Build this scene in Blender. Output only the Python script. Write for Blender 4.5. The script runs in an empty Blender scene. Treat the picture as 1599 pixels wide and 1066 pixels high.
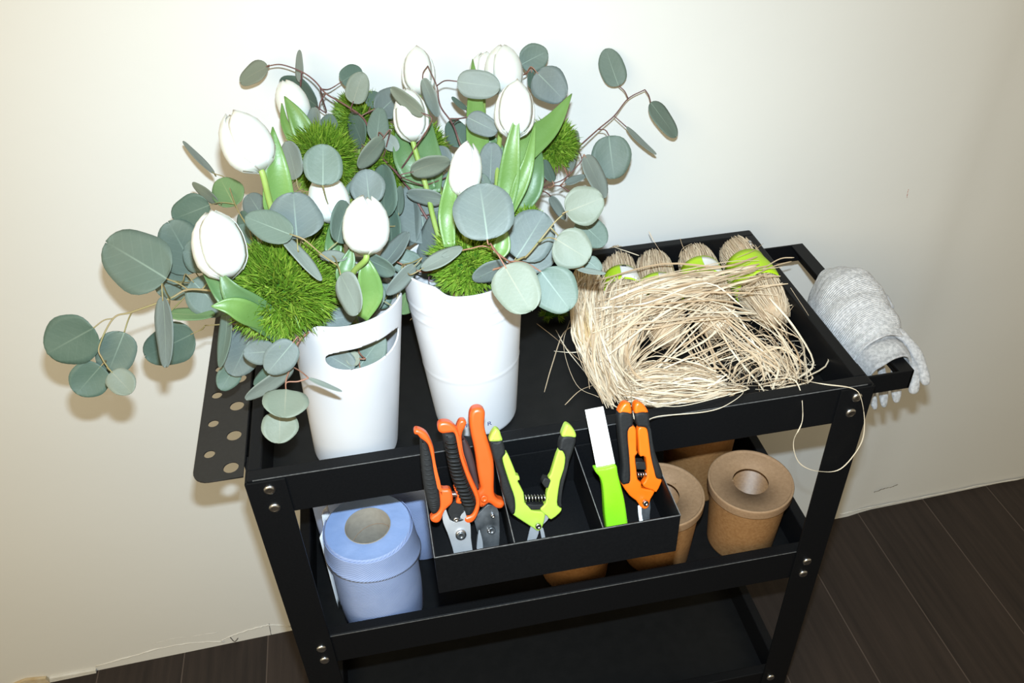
import bpy, bmesh, math, random
from mathutils import Vector, Matrix, noise
R = random.Random(7)
PI = math.pi
S = bpy.context.scene
COL = S.collection

# ------------------------------------------------------------------ camera
CM = Matrix(((0.98194, 0.139326, -0.127991), (-0.186567, 0.600809, -0.777316), (-0.031402, 0.787157, 0.615953)))
CC = Vector((0.18258, -0.66947, 1.48745))
FPX = 1329.94
cd = bpy.data.cameras.new('camera')
cam = bpy.data.objects.new('camera', cd); COL.objects.link(cam)
cam.matrix_world = Matrix.Translation(CC) @ CM.to_4x4()
cd.sensor_width = 36; cd.lens = FPX / 1599 * 36; cd.clip_start = 0.02
S.camera = cam
# ------------------------------------------------------------------ light
W_ = bpy.data.worlds.new('room_light'); S.world = W_; W_.use_nodes = True
bg = W_.node_tree.nodes['Background']
bg.inputs[0].default_value = (1.0, 0.83, 0.54, 1); bg.inputs[1].default_value = 0.43

def area(name, loc, target, sx, sy, power, col, spread=PI):
    l = bpy.data.lights.new(name, 'AREA'); l.shape = 'RECTANGLE'; l.size = sx; l.size_y = sy
    l.energy = power; l.color = col; l.spread = spread
    o = bpy.data.objects.new(name, l); COL.objects.link(o)
    o.location = loc
    o.rotation_euler = (Vector(target) - Vector(loc)).to_track_quat('-Z', 'Y').to_euler()
    return o
FL = CC + CM @ Vector((0.004, 0.068, 0.0))
# camera flash just above the lens
area('flash', FL, CC + CM @ Vector((0.03, -0.02, -1.0)), 0.024, 0.014, 8.0, (0.70, 0.86, 0.98), math.radians(104))
# unseen warm area light, added as the room's soft ambient fill
area('warm_fill', (-1.0, -1.6, 2.0), (-0.1, 0.2, 0.7), 1.4, 1.2, 29.0, (1.0, 0.82, 0.52))
S.view_settings.view_transform = 'Standard'; S.view_settings.look = 'None'
S.view_settings.gamma = 1.0; S.view_settings.exposure = 0.0
S.view_settings.use_curve_mapping = False

# ------------------------------------------------------------------ pixel <-> place helpers
def ray(x, y): return CM @ Vector(((x - 799.5) / FPX, -(y - 533) / FPX, -1))
def D(x, y, d): return CC + ray(x, y) * d
def Zp(x, y, z): r = ray(x, y); return CC + r * ((z - CC.z) / r.z)
def Yp(x, y, v): r = ray(x, y); return CC + r * ((v - CC.y) / r.y)
def Xp(x, y, v): r = ray(x, y); return CC + r * ((v - CC.x) / r.x)

# ------------------------------------------------------------------ materials
def mat(name, c1, c2=None, rough=0.5, spec=0.5, scale=30, bump=0.0, bscale=80, metal=0.0, sub=0.0, coat=0.0, stretch=None, detail=3):
    m = bpy.data.materials.new(name); m.use_nodes = True
    nt = m.node_tree; b = nt.nodes['Principled BSDF']
    b.inputs['Roughness'].default_value = rough
    b.inputs['Specular IOR Level'].default_value = spec
    b.inputs['Metallic'].default_value = metal
    b.inputs['Coat Weight'].default_value = coat
    tc = nt.nodes.new('ShaderNodeTexCoord'); mp = nt.nodes.new('ShaderNodeMapping')
    nt.links.new(tc.outputs['Object'], mp.inputs[0])
    if stretch: mp.inputs['Scale'].default_value = stretch
    nz = nt.nodes.new('ShaderNodeTexNoise'); nz.inputs['Scale'].default_value = scale; nz.inputs['Detail'].default_value = detail
    nt.links.new(mp.outputs[0], nz.inputs['Vector'])
    mx = nt.nodes.new('ShaderNodeMix'); mx.data_type = 'RGBA'
    rp = nt.nodes.new('ShaderNodeMapRange'); rp.inputs[1].default_value = 0.3; rp.inputs[2].default_value = 0.7
    nt.links.new(nz.outputs[0], rp.inputs[0]); nt.links.new(rp.outputs[0], mx.inputs[0])
    mx.inputs[6].default_value = (*c1, 1); mx.inputs[7].default_value = (*(c2 or c1), 1)
    nt.links.new(mx.outputs[2], b.inputs['Base Color'])
    if bump:
        n2 = nt.nodes.new('ShaderNodeTexNoise'); n2.inputs['Scale'].default_value = bscale; n2.inputs['Detail'].default_value = 4
        nt.links.new(mp.outputs[0], n2.inputs['Vector'])
        bp = nt.nodes.new('ShaderNodeBump'); bp.inputs['Strength'].default_value = bump; bp.inputs['Distance'].default_value = 0.002
        nt.links.new(n2.outputs[0], bp.inputs['Height']); nt.links.new(bp.outputs[0], b.inputs['Normal'])
    if sub:
        b.inputs['Subsurface Weight'].default_value = sub; b.inputs['Subsurface Scale'].default_value = 0.004
    return m

def leaf_mat(name, c1, c2, rib, rough=0.55, spec=0.35, blade=False):
    m = mat(name, c1, c2, rough, spec, 25, 0.12, 300)
    nt = m.node_tree; b = nt.nodes['Principled BSDF']
    mx = [n for n in nt.nodes if n.type == 'MIX'][0]
    uv = nt.nodes.new('ShaderNodeUVMap'); sp = nt.nodes.new('ShaderNodeSeparateXYZ'); nt.links.new(uv.outputs[0], sp.inputs[0])
    # u = across (-1..1 mapped 0..1), v = along
    a = nt.nodes.new('ShaderNodeMath'); a.operation = 'SUBTRACT'; nt.links.new(sp.outputs[0], a.inputs[0]); a.inputs[1].default_value = 0.5
    ab = nt.nodes.new('ShaderNodeMath'); ab.operation = 'ABSOLUTE'; nt.links.new(a.outputs[0], ab.inputs[0])
    mr = nt.nodes.new('ShaderNodeMapRange'); nt.links.new(ab.outputs[0], mr.inputs[0])
    mx2 = nt.nodes.new('ShaderNodeMix'); mx2.data_type = 'RGBA'
    if blade:
        wv = nt.nodes.new('ShaderNodeTexWave'); wv.inputs['Scale'].default_value = 6; wv.inputs['Distortion'].default_value = 1.5
        nt.links.new(uv.outputs[0], wv.inputs[0])
        ml = nt.nodes.new('ShaderNodeMath'); ml.operation = 'MULTIPLY'; ml.inputs[1].default_value = 0.35
        nt.links.new(wv.outputs[1], ml.inputs[0]); nt.links.new(ml.outputs[0], mx2.inputs[0])
    else:
        mr.inputs[1].default_value = 0.004; mr.inputs[2].default_value = 0.02; mr.inputs[3].default_value = 1; mr.inputs[4].default_value = 0
        # fade the midrib towards the tip, add faint side veins
        fd = nt.nodes.new('ShaderNodeMapRange'); nt.links.new(sp.outputs[1], fd.inputs[0])
        fd.inputs[1].default_value = 0.3; fd.inputs[2].default_value = 0.95; fd.inputs[3].default_value = 0.6; fd.inputs[4].default_value = 0.05
        m1 = nt.nodes.new('ShaderNodeMath'); m1.operation = 'MULTIPLY'
        nt.links.new(mr.outputs[0], m1.inputs[0]); nt.links.new(fd.outputs[0], m1.inputs[1])
        v1 = nt.nodes.new('ShaderNodeMath'); v1.operation = 'MULTIPLY_ADD'; nt.links.new(ab.outputs[0], v1.inputs[0]); v1.inputs[1].default_value = -0.75; nt.links.new(sp.outputs[1], v1.inputs[2])
        sn = nt.nodes.new('ShaderNodeMath'); sn.operation = 'MULTIPLY'; nt.links.new(v1.outputs[0], sn.inputs[0]); sn.inputs[1].default_value = 38
        s2 = nt.nodes.new('ShaderNodeMath'); s2.operation = 'SINE'; nt.links.new(sn.outputs[0], s2.inputs[0])
        s3 = nt.nodes.new('ShaderNodeMapRange'); nt.links.new(s2.outputs[0], s3.inputs[0]); s3.inputs[1].default_value = 0.85; s3.inputs[2].default_value = 1.0; s3.inputs[4].default_value = 0.055
        mm = nt.nodes.new('ShaderNodeMath'); mm.operation = 'MAXIMUM'; nt.links.new(m1.outputs[0], mm.inputs[0]); nt.links.new(s3.outputs[0], mm.inputs[1])
        nt.links.new(mm.outputs[0], mx2.inputs[0])
    nt.links.new(mx.outputs[2], mx2.inputs[6]); mx2.inputs[7].default_value = (*rib, 1)
    nt.links.new(mx2.outputs[2], b.inputs['Base Color'])
    return m

def strand_mat(name, c1, c2, c3, rough=0.6):
    m = bpy.data.materials.new(name); m.use_nodes = True
    nt = m.node_tree; b = nt.nodes['Principled BSDF']; b.inputs['Roughness'].default_value = rough; b.inputs['Specular IOR Level'].default_value = 0.3
    at = nt.nodes.new('ShaderNodeAttribute'); at.attribute_name = 'rnd'
    cr = nt.nodes.new('ShaderNodeValToRGB'); cr.color_ramp.elements[0].color = (*c1, 1); cr.color_ramp.elements[1].color = (*c3, 1)
    e = cr.color_ramp.elements.new(0.5); e.color = (*c2, 1)
    nt.links.new(at.outputs['Fac'], cr.inputs[0]); nt.links.new(cr.outputs[0], b.inputs['Base Color'])
    return m

M = {}
M['black'] = mat('black_powder_coat', (0.0045, 0.0048, 0.0055), (0.006, 0.0062, 0.007), 0.42, 0.13, 400, 0.05, 900)
M['blackfloor'] = mat('black_tray_sheet', (0.004, 0.0042, 0.0044), (0.006, 0.006, 0.0062), 0.5, 0.30, 60, 0.05, 900)
M['flap'] = mat('dark_grey_sheet', (0.018, 0.016, 0.014), (0.021, 0.019, 0.017), 0.5, 0.3, 200, 0.05, 900)
M['steel'] = mat('zinc_steel', (0.45, 0.45, 0.46), (0.6, 0.6, 0.6), 0.28, 0.5, 60, 0.1, 200, metal=1.0)
M['vase'] = mat('white_plastic', (0.60, 0.60, 0.62), (0.63, 0.63, 0.65), 0.38, 0.45, 12, 0.06, 25)
M['petal'] = mat('white_petal', (0.6216, 0.6100, 0.5600), (0.6888, 0.6806, 0.6400), 0.5, 0.3, 18, 0.15, 60, sub=0.15, stretch=(1, 1, .2))
M['stemg'] = mat('tulip_stem', (0.1980, 0.3040, 0.0600), (0.2700, 0.3600, 0.0960), 0.5, 0.4, 40)
M['stemp'] = mat('purple_twig', (0.10, 0.04, 0.045), (0.16, 0.08, 0.06), 0.5, 0.4, 80)
M['stemy'] = mat('olive_twig', (0.22, 0.21, 0.08), (0.28, 0.20, 0.10), 0.5, 0.4, 60)
M['stemr'] = mat('reddish_twig', (0.25, 0.10, 0.07), (0.3, 0.16, 0.10), 0.5, 0.4, 60)
RIB = (0.25, 0.32, 0.26)
M['sage'] = leaf_mat('eucalyptus_sage', (0.0941, 0.1327, 0.1055), (0.1081, 0.1444, 0.1169), RIB)
M['blue'] = leaf_mat('eucalyptus_blue', (0.1003, 0.1268, 0.1214), (0.1170, 0.1416, 0.1295), RIB)
M['light'] = leaf_mat('eucalyptus_pale', (0.1477, 0.1746, 0.1334), (0.1647, 0.1840, 0.1418), (0.2499, 0.2453, 0.1778))
M['mauve'] = leaf_mat('eucalyptus_grey', (0.1599, 0.1881, 0.1690), (0.1828, 0.2113, 0.1823), (0.2437, 0.2919, 0.2387))
M['dark'] = leaf_mat('eucalyptus_deep', (0.0659, 0.1092, 0.0834), (0.0814, 0.1233, 0.0967), (0.1705, 0.2256, 0.1735))
M['green'] = leaf_mat('eucalyptus_young', (0.1085, 0.1833, 0.0734), (0.1318, 0.2045, 0.0868), (0.3100, 0.3243, 0.1468))
M['blade'] = leaf_mat('tulip_leaf', (0.0829, 0.1836, 0.0340), (0.1148, 0.2225, 0.0545), (0.1913, 0.2893, 0.0907), 0.42, 0.5, True)
M['bladed'] = leaf_mat('tulip_leaf_blue', (0.0574, 0.1335, 0.0409), (0.0893, 0.1725, 0.0665), (0.1530, 0.2336, 0.1125), 0.42, 0.5, True)
M['fluff'] = strand_mat('green_tufts', (0.0653, 0.1385, 0.0094), (0.1175, 0.2291, 0.0156), (0.2350, 0.3303, 0.0390), 0.5)
M['fluffcore'] = mat('green_core', (0.02, 0.07, 0.006), (0.03, 0.10, 0.008), 0.8, 0.1, 90, 0.5, 120)
M['raffia'] = strand_mat('raffia_straw', (0.4300, 0.3024, 0.1848), (0.6192, 0.4872, 0.3360), (0.7568, 0.6552, 0.5040))
M['raffiay'] = strand_mat('raffia_gold', (0.4752, 0.3098, 0.1386), (0.6534, 0.4840, 0.2574), (0.7920, 0.6389, 0.3960))
M['skein'] = mat('skein_core', (0.42, 0.30, 0.19), (0.58, 0.44, 0.30), 0.7, 0.2, 90, 0.8, 160)
M['raffias'] = strand_mat('raffia_wound', (0.50, 0.38, 0.25), (0.66, 0.53, 0.38), (0.78, 0.66, 0.49))
M['band'] = mat('lime_paper', (0.42, 0.66, 0.01), (0.46, 0.70, 0.02), 0.5, 0.35, 30)
M['paper'] = mat('white_paper', (0.8, 0.8, 0.8), (0.84, 0.84, 0.84), 0.6, 0.3, 30)
M['ink'] = mat('black_ink', (0.02, 0.02, 0.03), None, 0.6, 0.2)
M['blueink'] = mat('navy_ink', (0.02, 0.025, 0.16), None, 0.6, 0.2)
M['orange'] = mat('orange_plastic', (0.6336, 0.0807, 0.0086), (0.6547, 0.0911, 0.0130), 0.36, 0.5, 40)
M['orange2'] = mat('bright_orange_plastic', (0.7358, 0.1258, 0.0036), (0.7516, 0.1447, 0.0072), 0.36, 0.5, 40)
M['grip'] = mat('black_rubber', (0.0108, 0.0112, 0.0119), (0.0144, 0.0148, 0.0152), 0.6, 0.22, 90, 0.15, 300)
M['gripr'] = mat('worn_rubber', (0.0350, 0.0180, 0.0180), (0.0420, 0.0210, 0.0210), 0.6, 0.4, 90)
M['lime'] = mat('lime_plastic', (0.3356, 0.4973, 0.0540), (0.3570, 0.5242, 0.0720), 0.4, 0.45, 40)
M['greenk'] = mat('green_knife_plastic', (0.1938, 0.5535, 0.0117), (0.2180, 0.5834, 0.0175), 0.35, 0.5, 40, 0.1, 500)
M['blademetal'] = mat('grey_blade', (0.40, 0.41, 0.43), (0.5, 0.51, 0.53), 0.45, 0.5, 40, 0.05, 60, metal=0.55)
M['darkmetal'] = mat('dark_blade', (0.05, 0.055, 0.06), (0.22, 0.23, 0.24), 0.35, 0.6, 55, 0.1, 90, metal=0.6)
M['whiteblade'] = mat('pale_blade', (0.88, 0.88, 0.88), (0.93, 0.93, 0.93), 0.4, 0.5, 30)
M['roll'] = mat('blue_tissue', (0.265, 0.34, 0.56), (0.30, 0.375, 0.60), 0.85, 0.15, 50, 0.5, 700)
M['rollin'] = mat('blue_tissue_edge', (0.22, 0.32, 0.57), (0.27, 0.37, 0.63), 0.9, 0.1, 30, 0.3, 90)
def emboss(m, sc, lo=0.86):
    nt = m.node_tree; b = nt.nodes['Principled BSDF']; mx = [n for n in nt.nodes if n.type == 'MIX'][0]
    tc = [n for n in nt.nodes if n.type == 'TEX_COORD'][0]
    mp = nt.nodes.new('ShaderNodeMapping'); mp.inputs['Rotation'].default_value = (0.0, 0.5, 0.0); nt.links.new(tc.outputs['Object'], mp.inputs[0])
    wv = nt.nodes.new('ShaderNodeTexWave'); wv.bands_direction = 'Z'; wv.inputs['Scale'].default_value = sc; wv.inputs['Distortion'].default_value = 1.2; wv.inputs['Detail Scale'].default_value = 4
    nt.links.new(mp.outputs[0], wv.inputs[0])
    mr = nt.nodes.new('ShaderNodeMapRange'); mr.inputs[3].default_value = lo; mr.inputs[4].default_value = 1.06; nt.links.new(wv.outputs[1], mr.inputs[0])  # groove shade of the embossing also put into the colour, besides the bump
    vm = nt.nodes.new('ShaderNodeVectorMath'); vm.operation = 'SCALE'; nt.links.new(mx.outputs[2], vm.inputs[0]); nt.links.new(mr.outputs[0], vm.inputs['Scale'])
    nt.links.new(vm.outputs[0], b.inputs['Base Color'])
    bp = nt.nodes.new('ShaderNodeBump'); bp.inputs['Strength'].default_value = 0.35; bp.inputs['Distance'].default_value = 0.001
    nt.links.new(wv.outputs[1], bp.inputs['Height']); nt.links.new(bp.outputs[0], b.inputs['Normal'])
emboss(M['roll'], 120, .93)
M['card'] = mat('grey_cardboard', (0.2640, 0.2320, 0.1920), (0.3040, 0.2720, 0.2240), 0.8, 0.2, 120, 0.1, 200)
M['kraft'] = mat('kraft_paper', (0.24, 0.115, 0.042), (0.32, 0.165, 0.066), 0.42, 0.4, 230, 0.06, 300, detail=6)
M['kraftlid'] = mat('kraft_lid', (0.29, 0.175, 0.095), (0.35, 0.215, 0.12), 0.65, 0.25, 260, 0.08, 300, detail=7)
M['kraftin'] = mat('kraft_inside', (0.30, 0.19, 0.12), (0.36, 0.24, 0.16), 0.7, 0.2, 70, detail=7)
def knit_mat(name, c1, c2):
    m = mat(name, c1, c2, 0.9, 0.1, 260, detail=2)
    nt = m.node_tree; b = nt.nodes['Principled BSDF']
    uv = nt.nodes.new('ShaderNodeUVMap')
    wv = nt.nodes.new('ShaderNodeTexWave'); wv.inputs['Scale'].default_value = 22; wv.inputs['Distortion'].default_value = 2.0
    nt.links.new(uv.outputs[0], wv.inputs[0])
    wn = nt.nodes.new('ShaderNodeTexNoise'); wn.inputs['Scale'].default_value = 500
    ad = nt.nodes.new('ShaderNodeMath'); nt.links.new(wv.outputs[1], ad.inputs[0]); nt.links.new(wn.outputs[0], ad.inputs[1])
    bp = nt.nodes.new('ShaderNodeBump'); bp.inputs['Strength'].default_value = 0.8; bp.inputs['Distance'].default_value = 0.0015
    nt.links.new(ad.outputs[0], bp.inputs['Height']); nt.links.new(bp.outputs[0], b.inputs['Normal'])
    return m
M['edge'] = mat('edge_highlight_grey', (0.10, 0.10, 0.10), (0.20, 0.20, 0.20), 0.35, 0.5, 200, metal=0.3)  # flash highlight on the sheet-metal rims, put into a grey strip colour
M['knit'] = knit_mat('white_knit', (0.54, 0.54, 0.555), (0.86, 0.85, 0.86))

# ------------------------------------------------------------------ mesh helpers
class MB:
    def __init__(s): s.v = []; s.f = []; s.uv = []; s.r = []; s.hasuv = False; s.hasr = False
    def add(s, vs, fs, uvs=None, rnd=None):
        o = len(s.v); s.v += [tuple(v) for v in vs]
        for f in fs:
            s.f.append(tuple(i + o for i in f))
            if rnd is not None: s.hasr = True
            s.r.append(rnd if rnd is not None else 0.5)
        if uvs is not None: s.hasuv = True; s.uv += list(uvs)
        else: s.uv += [(0, 0)] * len(vs)
    def box(s, x0, x1, y0, y1, z0, z1):
        v = [(x, y, z) for z in (z0, z1) for y in (y0, y1) for x in (x0, x1)]
        s.add(v, [(0, 2, 3, 1), (4, 5, 7, 6), (0, 1, 5, 4), (2, 6, 7, 3), (0, 4, 6, 2), (1, 3, 7, 5)])
    def tube(s, pts, rad, n=8, cap=True, rnd=None, flat=1.0, up=None):
        pts = [Vector(p) for p in pts]
        if not hasattr(rad, '__len__'): rad = [rad] * len(pts)
        vs = []; nrm = None; fs = []
        for i, p in enumerate(pts):
            t = (pts[min(i + 1, len(pts) - 1)] - pts[max(i - 1, 0)])
            if t.length < 1e-9: t = Vector((0, 0, 1))
            t.normalize()
            if nrm is None:
                a = up or (Vector((0, 0, 1)) if abs(t.z) < 0.9 else Vector((1, 0, 0)))
                nrm = (a - t * a.dot(t)).normalized()
            else:
                nrm = nrm - t * nrm.dot(t)
                nrm = nrm.normalized() if nrm.length > 1e-6 else t.orthogonal().normalized()
            b = t.cross(nrm)
            for k in range(n):
                a = 2 * PI * k / n
                vs.append(p + (nrm * math.cos(a) * flat + b * math.sin(a)) * rad[i])
        for i in range(len(pts) - 1):
            for k in range(n):
                a = i * n + k; c = i * n + (k + 1) % n
                fs.append((a, c, c + n, a + n))
        if cap:
            fs.append(tuple(range(n - 1, -1, -1))); fs.append(tuple((len(pts) - 1) * n + k for k in range(n)))
        s.add(vs, fs, None, rnd)
    def lathe(s, c, prof, n=48, ax=None, flip=False):
        """prof: list of (r, h) round the axis through c"""
        c = Vector(c); ax = Vector(ax or (0, 0, 1)).normalized()
        u = ax.orthogonal().normalized() if abs(ax.z) < .99 else Vector((1, 0, 0)); w = ax.cross(u)
        vs = []; uvs = []
        for j, (r, h) in enumerate(prof):
            for k in range(n):
                a = 2 * PI * k / n
                vs.append(c + ax * h + (u * math.cos(a) + w * math.sin(a)) * max(r, 1e-5)); uvs.append((k / n, j / len(prof)))
        fs = []
        for j in range(len(prof) - 1):
            for k in range(n):
                a = j * n + k; b = j * n + (k + 1) % n
                fs.append((a, b, b + n, a + n))
        s.add(vs, fs, uvs)
    def build(s, name, m, parent=None, smooth=True, bevel=0, solid=0, sub=0, autosmooth=None):
        org = Vector(parent['_o']) if parent is not None else Vector((0, 0, 0))
        me = bpy.data.meshes.new(name)
        me.from_pydata([tuple(Vector(v) - org) for v in s.v], [], s.f); me.update()
        if s.hasuv:
            l = me.uv_layers.new(name='UVMap')
            for lp in me.loops: l.data[lp.index].uv = s.uv[lp.vertex_index]
        if s.hasr:
            at = me.attributes.new('rnd', 'FLOAT', 'FACE')
            at.data.foreach_set('value', s.r)
        me.materials.append(m if not isinstance(m, str) else M[m])
        if smooth: me.polygons.foreach_set('use_smooth', [True] * len(me.polygons))
        o = bpy.data.objects.new(name, me); COL.objects.link(o)
        if parent is not None: o.parent = parent['_obj']
        if solid:
            md = o.modifiers.new('s', 'SOLIDIFY'); md.thickness = solid; md.offset = 0
        if bevel:
            md = o.modifiers.new('b', 'BEVEL'); md.width = bevel; md.segments = 2; md.limit_method = 'ANGLE'; md.harden_normals = False
        if sub:
            md = o.modifiers.new('u', 'SUBSURF'); md.levels = sub; md.render_levels = sub
        return o

def thing(name, label, cat, loc, group=None):
    o = bpy.data.objects.new(name, None); COL.objects.link(o)
    o.empty_display_size = 0.02
    o.location = loc; o['label'] = label; o['category'] = cat
    if group: o['group'] = group
    return {'_o': Vector(loc), '_obj': o}
def child(o, origin): return {'_o': Vector(origin), '_obj': o}     # parent a mesh to a part (same origin as its thing)
def tag(o, label, cat, group=None, kind=None):
    o['label'] = label; o['category'] = cat
    if group: o['group'] = group
    if kind: o['kind'] = kind
    return o
def crom(P, n=8):
    P = [Vector(p) for p in P]
    if len(P) < 3: return [P[0].lerp(P[-1], i / n) for i in range(n + 1)]
    out = []
    Q = [P[0] * 2 - P[1]] + P + [P[-1] * 2 - P[-2]]
    for i in range(1, len(Q) - 2):
        a, b, c, d = Q[i - 1:i + 3]
        for k in range(n):
            t = k / n
            out.append(0.5 * ((2 * b) + (c - a) * t + (2 * a - 5 * b + 4 * c - d) * t * t + (-a + 3 * b - 3 * c + d) * t ** 3))
    out.append(P[-1]); return out

def extrude_outline(name, loops, basis, th, bev, m, parent, off=0.0, smoothn=0):
    """loops: list of closed 2-D outlines (first outer, others holes) in metres in the plane basis (O,U,V); a solid plate of thickness th"""
    O, U, V = basis
    N = U.cross(V).normalized()
    cu = bpy.data.curves.new(name, 'CURVE'); cu.dimensions = '2D'; cu.fill_mode = 'BOTH'
    cu.extrude = max(th / 2 - bev, 0.0); cu.bevel_depth = bev; cu.bevel_resolution = 3; cu.offset = -bev
    for lp in loops:
        pts = [Vector((p[0], p[1], 0)) for p in lp]
        if smoothn:
            n = len(pts); Q = []
            for i in range(n):
                a, b, c, d = pts[i - 1], pts[i], pts[(i + 1) % n], pts[(i + 2) % n]
                for k in range(smoothn):
                    t = k / smoothn
                    Q.append(0.5 * ((2 * b) + (c - a) * t + (2 * a - 5 * b + 4 * c - d) * t * t + (-a + 3 * b - 3 * c + d) * t ** 3))
            pts = Q
        ar = sum(pts[i - 1].x * pts[i].y - pts[i].x * pts[i - 1].y for i in range(len(pts)))
        if ar < 0: pts.reverse()
        sp = cu.splines.new('POLY'); sp.points.add(len(pts) - 1)
        for i, p in enumerate(pts): sp.points[i].co = (p.x, p.y, 0, 1)
        sp.use_cyclic_u = True
    t = bpy.data.objects.new('t', cu); COL.objects.link(t)
    dg = bpy.context.evaluated_depsgraph_get(); dg.update()
    me = bpy.data.meshes.new_from_object(t.evaluated_get(dg))
    bpy.data.objects.remove(t); bpy.data.curves.remove(cu)
    org = Vector(parent['_o'])
    bm = bmesh.new(); bm.from_mesh(me)
    bmesh.ops.remove_doubles(bm, verts=bm.verts, dist=2e-5)
    for v in bm.verts: v.co = O + U * v.co.x + V * v.co.y + N * (v.co.z + off) - org
    bmesh.ops.recalc_face_normals(bm, faces=bm.faces)
    bm.to_mesh(me); bm.free()
    me.name = name; me.materials.clear(); me.materials.append(M[m]); me.update()
    for p in me.polygons: p.use_smooth = len(p.vertices) == 4
    o = bpy.data.objects.new(name, me); COL.objects.link(o); o.parent = parent['_obj']
    md = o.modifiers.new('w', 'WEIGHTED_NORMAL'); md.keep_sharp = True
    return o

# ================================================================== SETTING
WY = lambda x: 0.4014 + 0.0297 * (x - 0.36)
def wall_y(x, z):
    # gentle unevenness of the plaster, and the slight step of a boxed-in strip further right
    y = WY(x) + 0.0012 * noise.noise(Vector((x * 3, z * 3, 1)))
    t = min(max((x - 1.10) / 0.05, 0), 1); t = t * t * (3 - 2 * t)
    return y + 0.006 * t
wb = MB(); nx, nz_ = 150, 90; vs = []; fs = []
for j in range(nz_ + 1):
    for i in range(nx + 1):
        x = -1.6 + 4.4 * i / nx; z = 2.6 * j / nz_
        vs.append((x, wall_y(x, z), z))
for j in range(nz_):
    for i in range(nx):
        a = j * (nx + 1) + i; fs.append((a, a + 1, a + nx + 2, a + nx + 1))
wb.add(vs, fs)
# back of the wall, so it is a slab
wb.add([(-1.6, 0.55, 0), (2.8, 0.55, 0), (2.8, 0.55, 2.6), (-1.6, 0.55, 2.6)], [(1, 0, 3, 2)])
M['wall'] = mat('painted_plaster', (0.70, 0.695, 0.67), (0.72, 0.715, 0.69), 0.8, 0.2, 3, 0.12, 45)
wall = wb.build('wall_back', 'wall'); wall['kind'] = 'structure'
WP = {'_o': Vector((0, 0, 0)), '_obj': wall}
# plaster lip and chips along the foot of the wall
def wallpt(px, py): 
    r = ray(px, py)
    t = (WY(0) - 0 - CC.y + 0.0297 * CC.x) / (r.y - 0.0297 * r.x)
    return CC + r * t
M['plaster'] = mat('bare_plaster', (0.62, 0.60, 0.55), (0.7, 0.69, 0.66), 0.9, 0.1, 60, 0.6, 160)
M['rawedge'] = mat('yellowed_filler', (0.50, 0.38, 0.22), (0.60, 0.52, 0.38), 0.9, 0.1, 60, 0.6, 160)
M['crack'] = mat('dark_crack', (0.10, 0.09, 0.08), (0.2, 0.18, 0.16), 0.9, 0.1, 90)
def ridge(name, pts, r, m):
    b = MB(); P = [wallpt(*p) for p in pts]; P = crom(P, 6)
    b.tube([p + Vector((0, 0.0, R.uniform(-.0012, .0012))) for p in P], [r * R.uniform(.5, 1.2) for _ in P], 6)
    return b.build(name, m, WP)
ridge('plaster_ridge', [(345, 1000), (362, 992), (385, 984), (405, 979), (425, 975), (455, 978)], 0.0016, 'plaster')
ridge('plaster_ridge', [(150, 1040), (200, 1026), (250, 1012), (300, 1003), (350, 1001)], 0.0016, 'plaster')
ridge('plaster_ridge', [(1312, 803), (1350, 794), (1400, 784), (1470, 770), (1530, 758), (1599, 746)], 0.0015, 'plaster')
ridge('plaster_crack', [(242, 1004), (255, 1000), (275, 996), (300, 993), (340, 987)], 0.0006, 'plaster')
ridge('plaster_crack', [(1365, 768), (1380, 763), (1392, 760), (1402, 756)], 0.0006, 'crack')
ridge('plaster_crack', [(358, 993), (366, 1001), (372, 996)], 0.0011, 'crack')
ridge('plaster_crack', [(420, 973), (423, 990)], 0.0006, 'crack')
M['nick'] = mat('reddish_nick', (0.35, 0.08, 0.04), (0.45, 0.14, 0.08), 0.9, 0.1, 90)
ridge('plaster_nick', [(1419, 294), (1417, 300), (1416, 308)], 0.0009, 'nick')
def chip(pts, m, th=0.005):
    b = MB(); P = [wallpt(*p) for p in pts]; n = len(P); F_ = [p + Vector((0, -th, 0)) for p in P]
    b.add(P + F_, [tuple(range(n, 2 * n))] + [(i, (i + 1) % n, n + (i + 1) % n, n + i) for i in range(n)])
    return b.build('plaster_chip', m, WP, smooth=False)
chip([(78, 1056), (150, 1043), (152, 1050), (110, 1058), (80, 1068)], 'plaster')
chip([(20, 1066), (40, 1058), (72, 1055), (80, 1062), (70, 1075), (20, 1080)], 'rawedge', 0.006)

# floor: dark planks 0.16 m wide running to the wall
fm = bpy.data.materials.new('dark_oak_planks'); fm.use_nodes = True
nt = fm.node_tree; b = nt.nodes['Principled BSDF']; b.inputs['Roughness'].default_value = 0.55; b.inputs['Specular IOR Level'].default_value = 0.3
tc = nt.nodes.new('ShaderNodeTexCoord'); sx = nt.nodes.new('ShaderNodeSeparateXYZ'); nt.links.new(tc.outputs['Object'], sx.inputs[0])
def mth(op, a, bv=None, c=None):
    n = nt.nodes.new('ShaderNodeMath'); n.operation = op
    for i, q in enumerate((a, bv, c)):
        if q is None: continue
        if isinstance(q, (int, float)): n.inputs[i].default_value = q
        else: nt.links.new(q, n.inputs[i])
    return n.outputs[0]
u = mth('DIVIDE', mth('ADD', sx.outputs[0], 0.158), 0.1603)
fr = mth('FRACT', u); fl = mth('FLOOR', u)
wn = nt.nodes.new('ShaderNodeTexWhiteNoise'); wn.noise_dimensions = '1D'; nt.links.new(fl, wn.inputs['W'])
edge = mth('MINIMUM', fr, mth('SUBTRACT', 1.0, fr))
seam = mth('LESS_THAN', edge, 0.007)
mp = nt.nodes.new('ShaderNodeMapping'); nt.links.new(tc.outputs['Object'], mp.inputs[0]); mp.inputs['Scale'].default_value = (55, 3.0, 1)
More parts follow.
